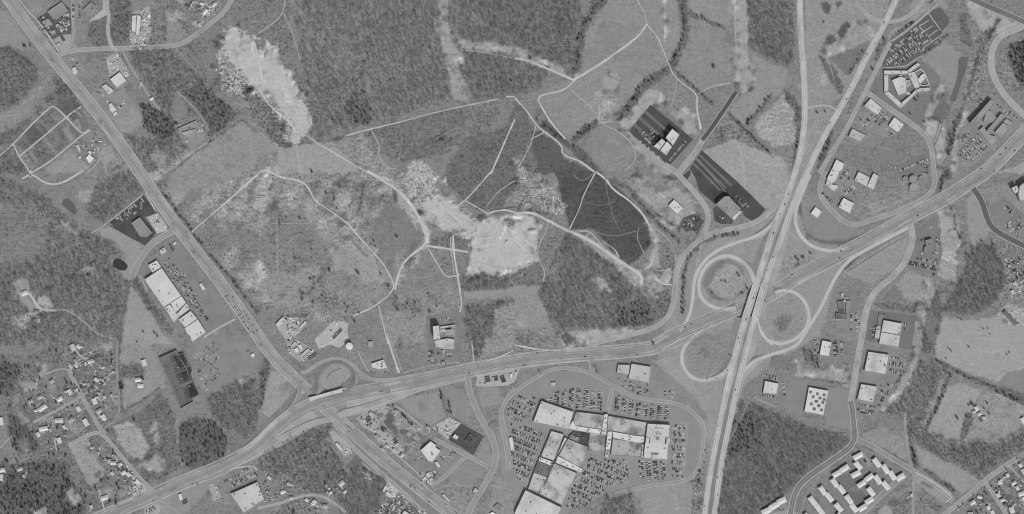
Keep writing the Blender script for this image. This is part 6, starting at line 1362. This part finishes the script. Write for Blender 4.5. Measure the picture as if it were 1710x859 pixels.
# single trees and hedgerows that stand apart
TREES = []                                # x, y, kind, scale, label, group, weight
def hedge(s, step, k, sc, label, wob=1.6, w=1, rows=1):
    p = P(s); rng = random.Random(len(s))
    for a, b in zip(p[:-1], p[1:]):
        n = max(1, int(math.hypot(b[0] - a[0], b[1] - a[1]) / step))
        for i in range(n):
            for r in range(rows):
                if rng.random() < .14: continue
                t = (i + rng.random()) / n; TREES.append((a[0] + (b[0] - a[0]) * t + rng.uniform(-wob, wob), a[1] + (b[1] - a[1]) * t + rng.uniform(-wob, wob), k if rng.random() < .5 else 'bare', sc * rng.uniform(.45, 1.3), label, w))
def dots(s, k, sc, label, w=5):
    rng = random.Random(len(s))
    for x, y in P(s): TREES.append((x, y, k, sc * rng.uniform(.8, 1.15), label, w))
dots('b1 210 238 112 268 187 437 357 490 357 500 610 512 490 500 185 145 270 8 340 112 395 190 380 145 690 330 500 510 650 575 780 655 576 350', 'pine', .8, 'dark tree alone in the wide rough field at left')
hedge('b1 230 640 330 500', 6, 'bush', 1.5, 'dark tree in the drifts across the field above the yards', 12, 4, 2)
hedge('b1 280 600 480 740', 5, 'bush', 1.4, 'dark tree in the drifts across the field above the yards', 12, 4, 2)
hedge('b1 690 640 830 720', 5, 'bush', 1.5, 'dark tree in the grove north-west of the hotel', 10, 4, 2)
hedge('b1 840 620 990 680', 6, 'bush', 1.3, 'dark tree in the grove north-west of the hotel', 8, 4)
hedge('a2 445 0 380 65 335 150 315 250 300 345', 4.6, 'pine', .75, 'dark tree in the hedgerow west of the north-eastern fields', 4, 3, 2)
hedge('a2 815 0 836 60 846 130 836 205 795 280 772 330', 4.6, 'pine', .75, 'dark tree in the winding hedgerow between two fields', 3.4, 3, 2)
hedge('a2 862 62 930 90 985 118 1040 140', 4.6, 'pine', .6, 'dark tree in the short hedgerow near the top edge', 2, 3)
hedge('a2 770 335 690 385 625 430 590 500 545 555 500 580', 4.4, 'pine', .75, 'dark tree in the belt leading to the new dark lot', 4.5, 3, 2)
hedge('a2 780 340 850 400 910 460 985 522', 3.6, 'pine', .6, 'dark tree in the straight hedgerow north of the twin towers', 1.4, 3)
hedge('a2 410 600 350 645 285 700', 4.2, 'pine', .65, 'dark tree in the hedgerow above the dark scrub field', 4, 2, 2)
hedge('a2 110 590 160 620 240 700', 5, 'bush', 1.4, 'bush along the edge of the dark scrub field', 3, 1, 2)
hedge('a2 290 720 340 760 430 859', 9, 'pine', .5, 'dark tree between the dark scrub field and lawn', 2, 1)
hedge('b2 460 40 560 90 650 200 700 250 820 360', 7, 'pine', .6, 'dark tree in the hedgerow south-west of the office lots', 2.4, 2)
hedge('a2 1060 565 1135 645 1240 740 1274 780', 4.2, 'pine', .6, 'dark tree in the hedgerow beside the dark street', 2, 2)
hedge('a2 1274 465 1200 550 1140 622', 4.2, 'pine', .6, 'dark tree in the hedgerow east of the dark street', 2, 2)
hedge('b2 1112 312 1000 326 930 352 882 392 852 440 838 520 830 610 828 710', 3.4, 'pine', .62, 'dark tree in the strip between two curving ramps', 1.6, 3)
hedge('b3 46 512 90 498 140 480 232 432', 3.2, 'pine', .55, 'dark tree in the hedge beside the arterial east of the freeway', 1.2, 4)
hedge('b3 60 480 120 455 215 410', 5, 'bush', 1.4, 'bush on the bank above the freeway hedge', 5, 1)
hedge('b0 800 105 850 165 900 235 950 296', 4, 'bush', 1.5, 'bush in the hedge north-east of the highway', 1.2, 3)
hedge('b0 956 312 1000 365', 4, 'bush', 1.5, 'bush in the hedge north-east of the highway', 1.2, 3)
hedge('b0 1010 375 1060 440 1140 530 1200 610 1274 705', 5, 'bush', 1.3, 'bush in the hedge north-east of the highway', 1.2, 2)
hedge('a3 955 560 930 640 915 700 905 770', 4.4, 'pine', .7, 'dark tree along the creek south of the pond', 3.4, 3, 2)
hedge('b3 890 -10 875 40 855 110', 4.4, 'pine', .6, 'dark tree in the strip along the creek north of the arterial', 3, 3, 2)
hedge('b3 905 180 930 230 935 290 970 350 990 370', 5, 'bush', 1.4, 'bush along the creek south of the arterial', 2.4, 2)
hedge('c2 890 172 950 192 1010 178 1050 140 1066 60', 4.4, 'pine', .5, 'small dark tree inside the loop ramp north of the mall', 2.4, 4)
hedge('b2 965 600 985 622 1015 632', 3.6, 'pine', .5, 'dark tree inside the north-western loop ramp', 1, 4)
hedge('b2 1085 620 1130 610 1150 575', 4, 'pine', .5, 'dark tree inside the north-western loop ramp', 3, 4, 2)
dots('b2 1100 510 1108 522 1040 550 1020 545', 'bush', 1.4, 'dark tree inside the north-western loop ramp')
dots('a0 120 232 128 232 152 230', 'pine', .9, 'dark round tree beside the top left highway', 9)
hedge('a3 320 640 300 720 260 830', 4, 'pine', .6, 'dark tree between freeway and frontage road', 3, 3, 2)
hedge('a3 590 190 560 250 540 300', 4.5, 'pine', .6, 'dark tree beside the freeway above the frontage road', 4, 3)
hedge('a3 170 600 155 700 130 830', 3, 'pine', .5, 'dark tree in the narrow hedge west of the freeway', .9, 2)
hedge('a3 480 255 440 320 402 378', 3.6, 'pine', .4, 'small dark tree in the line beside the freeway branch', .8, 2)
hedge('a3 610 200 700 130 800 60', 3.2, 'bush', 1.3, 'clipped hedge bush north-west of the big office lot', .8, 2)
hedge('a3 900 175 840 220 785 265', 3.2, 'bush', 1.3, 'clipped hedge bush south-east of the big office lot', .8, 2)
dots('c3 1010 315 1025 322 1015 308 1075 335 1090 310 1060 395 940 380 945 388 990 375 1100 360 1000 320', 'pine', .8, 'dark tree around the farmhouse in the fenced meadow', 4)
dots('q1490.480 540 590 560 605 570 620 520 690 880 405 925 400 945 455 740 578 1110 655 1130 632 640 300 670 315', 'pine', .5, 'dark tree scattered over the wide pale field at right', 4)
hedge('c3 690 120 660 190', 4, 'pine', .6, 'dark tree beside the square warehouses', 1.6, 3)
hedge('c3 912 165 860 290 790 440', 4.2, 'pine', .55, 'dark tree in the hedge west of the fenced meadow', 2, 2)
hedge('c3 830 90 960 165 1100 225 1274 318', 4.4, 'pine', .6, 'dark tree in the hedge below the wide pale field', 2.4, 2)
hedge('c3 700 480 725 560 745 625', 3.8, 'pine', .62, 'dark tree in the short belt east of the apartments', 3, 3, 2)
hedge('c3 785 640 850 690 930 740', 4.6, 'pine', .55, 'dark tree in the belt above the empty lot', 2.6, 3)
hedge('c2 230 150 300 155 350 180 410 215', 4, 'bush', 1.6, 'clipped bush along the mall ring road', 1.4, 3)
hedge('c2 405 95 398 125 405 160', 4, 'bush', 1.6, 'clipped bush beside the mall entrance road', 1.2, 3)
hedge('c2 130 150 115 155', 3, 'pine', .6, 'dark tree in the clump beside the mall ring road', 3, 4, 3)
hedge('c2 940 520 930 580 915 660 895 740', 4.5, 'bush', 1.4, 'bush in the strip between mall and freeway', 2.5, 1)
dots('q590.640 388 222 480 310 495 328 510 340 540 380 560 405 575 400 850 90 860 120 855 150 930 190 935 230 920 280 950 285 290 460 280 445', 'pine', .8, 'dark tree in the vacant ground south of the arterial', 4)
hedge('q590.640 840 90 870 230 905 315', 4, 'pine', .5, 'dark tree in the vacant ground south of the arterial', 1.5, 3)
dots('q0.560 700 480 730 490 650 470 720 395 790 505 770 540 1020 440 1160 480 1170 520 1195 520 870 560 240 705 260 680 100 690 290 540 640 440 915 470 1040 255 915 240 190 360 380 355', 'pine', .75, 'dark yard tree among the lower left streets', 4)
dots('q0.711 1045 330 1100 245 985 540 930 605 1060 742 1130 752 480 275 640 295 60 340 165 340 170 660 1155 430 1235 445 1195 420 1140 560', 'pine', .75, 'dark yard tree among the lower left streets', 4)
dots('q1490.711 1185 390 880 690 960 590 1175 470 785 670 1100 420 685 760 640 790 1060 640 880 740 910 850 860 820 1210 320 1040 600', 'pine', .6, 'dark yard tree in the lower right subdivision', 4)
dots('q440.711 620 270 660 240 690 270 610 320 400 215 480 250 530 110 535 185 635 495 600 560 600 630 640 670 580 760 620 790 300 840 860 430 985 430 1020 450 1050 510 325 150 390 60', 'pine', .8, 'dark tree in the woods at the bottom edge', 3)
dots('c0 700 185 710 190 600 215 605 235 612 225 665 395 30 595 40 600', 'pine', .8, 'dark tree in the meadow west of the dark store', 4)
hedge('c1 0 340 60 60', 6, 'pine', .8, 'dark tree on the bank beside the dark store lot', 8, 3, 2)
dots('a3 820 10 810 18 250 560 290 555 780 605 710 565 730 490 740 500 750 480 525 345 520 340', 'pine', .7, 'dark tree standing apart among the eastern lawns', 4)
dots('b3 1120 365 1250 440 1220 500 1240 530 1255 520 990 415 780 335 1060 350', 'pine', .9, 'dark tree in the rough ground at the right edge', 3)
dots('b0 735 690 748 685 710 800 680 850 765 805 780 820', 'pine', .7, 'dark tree in the pale triangular field', 4)
dots('a2 980 325 982 332 75 287', 'bush', 1.8, 'dark bush alone in a north-eastern field', 5)
TREES = [t for t in TREES if not blocked(np.array([t[0]]), np.array([t[1]]))[0] or t[5] >= 4]
NAMES = {'pine': 'evergreen_tree', 'bare': 'bare_tree', 'bush': 'bush'}
WORD = {'pine': 'dark evergreen', 'bare': 'grey leafless tree', 'bush': 'dark bush'}
rng = random.Random(3); byl = {}
for t in TREES: byl.setdefault(t[4], []).append(t)
order = sorted(byl, key=lambda q: -max(t[5] for t in byl[q])); nind = 0; rest = []
for label in order:
    g = byl[label]
    if nind + len(g) > 299: rest += g; continue
    nind += len(g); place = label
    for q in ('small dark tree ', 'dark yard tree ', 'dark round tree ', 'clipped hedge bush ', 'clipped bush ', 'dark bush ', 'dark tree ', 'bush '):
        if place.startswith(q): place = place[len(q):]; break
    for k in ('pine', 'bare', 'bush'):
        for i, (x, y, _, sc, _, w) in enumerate(sorted([t for t in g if t[2] == k])):
            n = sum(t[2] == k for t in g); cx, cy = W((x, y)); a, b, _ = TM[k][rng.randrange(3)]
            t = thing(NAMES[k], WORD[k] + ' ' + place + ('' if n == 1 else ', %s from left' % ORD[i]), 'bush' if k == 'bush' else 'tree', cx, cy, 0, WORD[k] + ' ' + place); t.rotation_euler.z = rng.uniform(0, 6.28); t.scale = (sc, sc, sc)
            link(bpy.data.objects.new('trunk' if k != 'bush' else 'stem', a), t); link(bpy.data.objects.new('crown', b), t)
for k in ('pine', 'bare', 'bush'):
    r = [t for t in rest if t[2] == k]
    if len(r) > 2: points_obj('hedgerow', np.array([t[0] for t in r]), np.array([t[1] for t in r]), scatter_group([q[2] for q in TM[k]], *((.5, .85) if k != 'bush' else (1.1, 1.7)), 20 + len(k)))

# ================================================================ CARS
PAINT = [gm(222, .02, rough=.35, spec=.5), gm(176, .02, rough=.35, spec=.5), gm(110, .02, rough=.35, spec=.5), gm(60, .02, rough=.3, spec=.5)]; CGL = gm(48, .02, rough=.1, spec=.6); TYRE = gm(45)
PW = ['white', 'light grey', 'mid-grey', 'dark']
def car_shape():
    """saloon body with bonnet, cabin and boot; material 0 paint, 1 glass, 2 tyres"""
    st = [(-2.4, .55, .8, .8), (-2.3, .25, .92, .86), (-1.2, .25, .98, .9), (1.0, .25, .95, .9), (2.25, .25, .82, .84), (2.4, .5, .7, .76)]
    v = []; f = []; mi = []
    for x, z0, z1, hw in st: v += [(x, -hw, z0), (x, -hw, z1), (x, hw, z1), (x, hw, z0)]
    for i in range(5):
        for k in range(4):
            a, b = 4 * i + k, 4 * i + (k + 1) % 4; f.append((a, b, b + 4, a + 4)); mi.append(0)
    f += [(3, 2, 1, 0), (20, 21, 22, 23)]; mi += [0, 0]
    b = len(v); v += [(-1.6, -.8, .92), (-1.6, .8, .92), (1.05, .8, .92), (1.05, -.8, .92), (-1.0, -.62, 1.42), (-1.0, .62, 1.42), (.35, .62, 1.42), (.35, -.62, 1.42)]
    f += [(b + 4, b + 7, b + 6, b + 5), (b, b + 1, b + 5, b + 4)[::-1], (b + 2, b + 3, b + 7, b + 6)[::-1], (b + 1, b + 2, b + 6, b + 5)[::-1], (b + 3, b, b + 4, b + 7)[::-1]]; mi += [0, 1, 1, 1, 1]
    for x in (-1.45, 1.45):
        for y in (-.78, .78):
            b = len(v); bv, bf = box(x, y, 0, .62, .2, .6); v += bv; f += [tuple(q + b for q in c) for c in bf]; mi += [2] * 6
    return v, f, mi
CV, CF, CM = car_shape(); CME = []
for i in range(4):
    me = bpy.data.meshes.new('car'); me.from_pydata(CV, [], CF)
    for m in (PAINT[i], CGL, TYRE): me.materials.append(m)
    me.polygons.foreach_set('material_index', CM); me.update(); CME.append(me)
CARS = []                                 # x, y, z (metres), angle, paint, place
rng = random.Random(5)
def pick(): return rng.choices(range(4), (.30, .20, .20, .30))[0]
for poly, ang, fill, place in LOTS:
    pl = [W(q) for q in poly]; cx = sum(q[0] for q in pl) / len(pl); cy = sum(q[1] for q in pl) / len(pl); an = math.radians(-ang); c, s = math.cos(an), math.sin(an)
    r = max(math.hypot(q[0] - cx, q[1] - cy) for q in pl); v_ = -r; row = 0; XS = []; 
    while v_ < r:
        u = -r
        while u < r:
            x, y = cx + u * c - v_ * s, cy + u * s + v_ * c
            XS.append((x, y, row)); u += 2.8
        v_ += 5.6 if row % 2 == 0 else 11.2; row += 1
    X = np.array([q[0] for q in XS]); Y = np.array([q[1] for q in XS]); ok = inpoly(X, Y, pl)
    for (x, y, rw), k in zip(XS, ok):
        if k and rng.random() < min(.92, fill * 1.45): CARS.append((x + rng.uniform(-.2, .2), y + rng.uniform(-.4, .4), .16, an + math.pi / 2 + (math.pi if rng.random() < .4 else 0) + rng.uniform(-.05, .05), pick(), 'parked in the ' + place))
ROADCARS = []
def traffic(pts, offs, n, zf, place, m=4):
    for _ in range(n):
        i = rng.randrange(2, len(pts) - 2); o = rng.choice(offs); a, b = W(pts[i - 1]), W(pts[i + 1]); x, y = W(offset(pts[i - 1:i + 2], o)[1])
        if abs(x) > 1190 or abs(y) > 598: continue
        ROADCARS.append((x, y, (zf(*pts[i][:2]) if zf else 0) + .5, math.atan2(b[1] - a[1], b[0] - a[0]) + (math.pi if o < 0 else 0), pick(), place))
traffic(ART, (-8.6, -4.6, 4.6, 8.6), 48, z_art, 'on the east-west divided highway')
traffic(HWY, (-7, -3.6, 3.6, 7), 44, None, 'on the north-west to south-east highway')
traffic(FRA, (-2, 2), 22, z_free, 'on the western freeway carriageway'); traffic(FRB, (-2, 2), 22, z_free, 'on the eastern freeway carriageway')
jam = [q for q in HWY if 372 < q[0] < 438]
traffic(jam, (-3.4, 3.2, 6.6), 40, None, 'queueing by the shopping centre lot')
lots_ = {}
for c in CARS: lots_.setdefault(c[5], []).append(c)
ind = list(ROADCARS); rest = []
for place in sorted(lots_, key=lambda q: len(lots_[q])):
    if len(ind) + len(lots_[place]) <= 298: ind += lots_[place]
    else: rest += lots_[place]
ind.sort(key=lambda c: (c[5], PW[c[4]], c[0])); seen = {}
for x, y, z, an, p, place in ind:
    o = bpy.data.objects.new('car', CME[p]); o.location = (x, y, z); o.rotation_euler.z = an
    k = (PW[p], place); seen[k] = seen.get(k, -1) + 1; tot = sum(1 for c in ind if (PW[c[4]], c[5]) == k)
    o['label'] = '%s car %s' % (PW[p], place.replace('parked in the ', 'in the ')) + ('' if tot == 1 else ', %s such from left' % ORD[seen[k]]); o['category'] = 'car'; o['group'] = 'cars ' + place; link(o)
base = np.array(CV); nv = len(CV); V = []; F = []; MI = []
for n, (x, y, z, an, p, place) in enumerate(rest):
    c, s = math.cos(an), math.sin(an); q = base.copy(); q[:, 0], q[:, 1] = base[:, 0] * c - base[:, 1] * s + x, base[:, 0] * s + base[:, 1] * c + y; q[:, 2] += z
    V.append(q); F += [tuple(k + n * nv for k in f) for f in CF]; MI += [p if m == 0 else 3 + m for m in CM]
if V: kind(mesh_obj('parked_cars', np.concatenate(V), F, PAINT + [CGL, TYRE], None, MI), 'stuff')
print('CARS', len(ind), len(rest))
# bays painted in the lots
v = []; f = []
for x, y, z, an, p, place in CARS:
    c, s = math.cos(an), math.sin(an); bv = [(x + dx * c - dy * s, y + dx * s + dy * c, .15) for dx, dy in ((-2.6, 1.42), (2.6, 1.42), (2.6, 1.54), (-2.6, 1.54))]; k = len(v); v += bv; f.append((k, k + 1, k + 2, k + 3))
kind(mesh_obj('bay_markings', v, f, gm(190)), 'stuff')
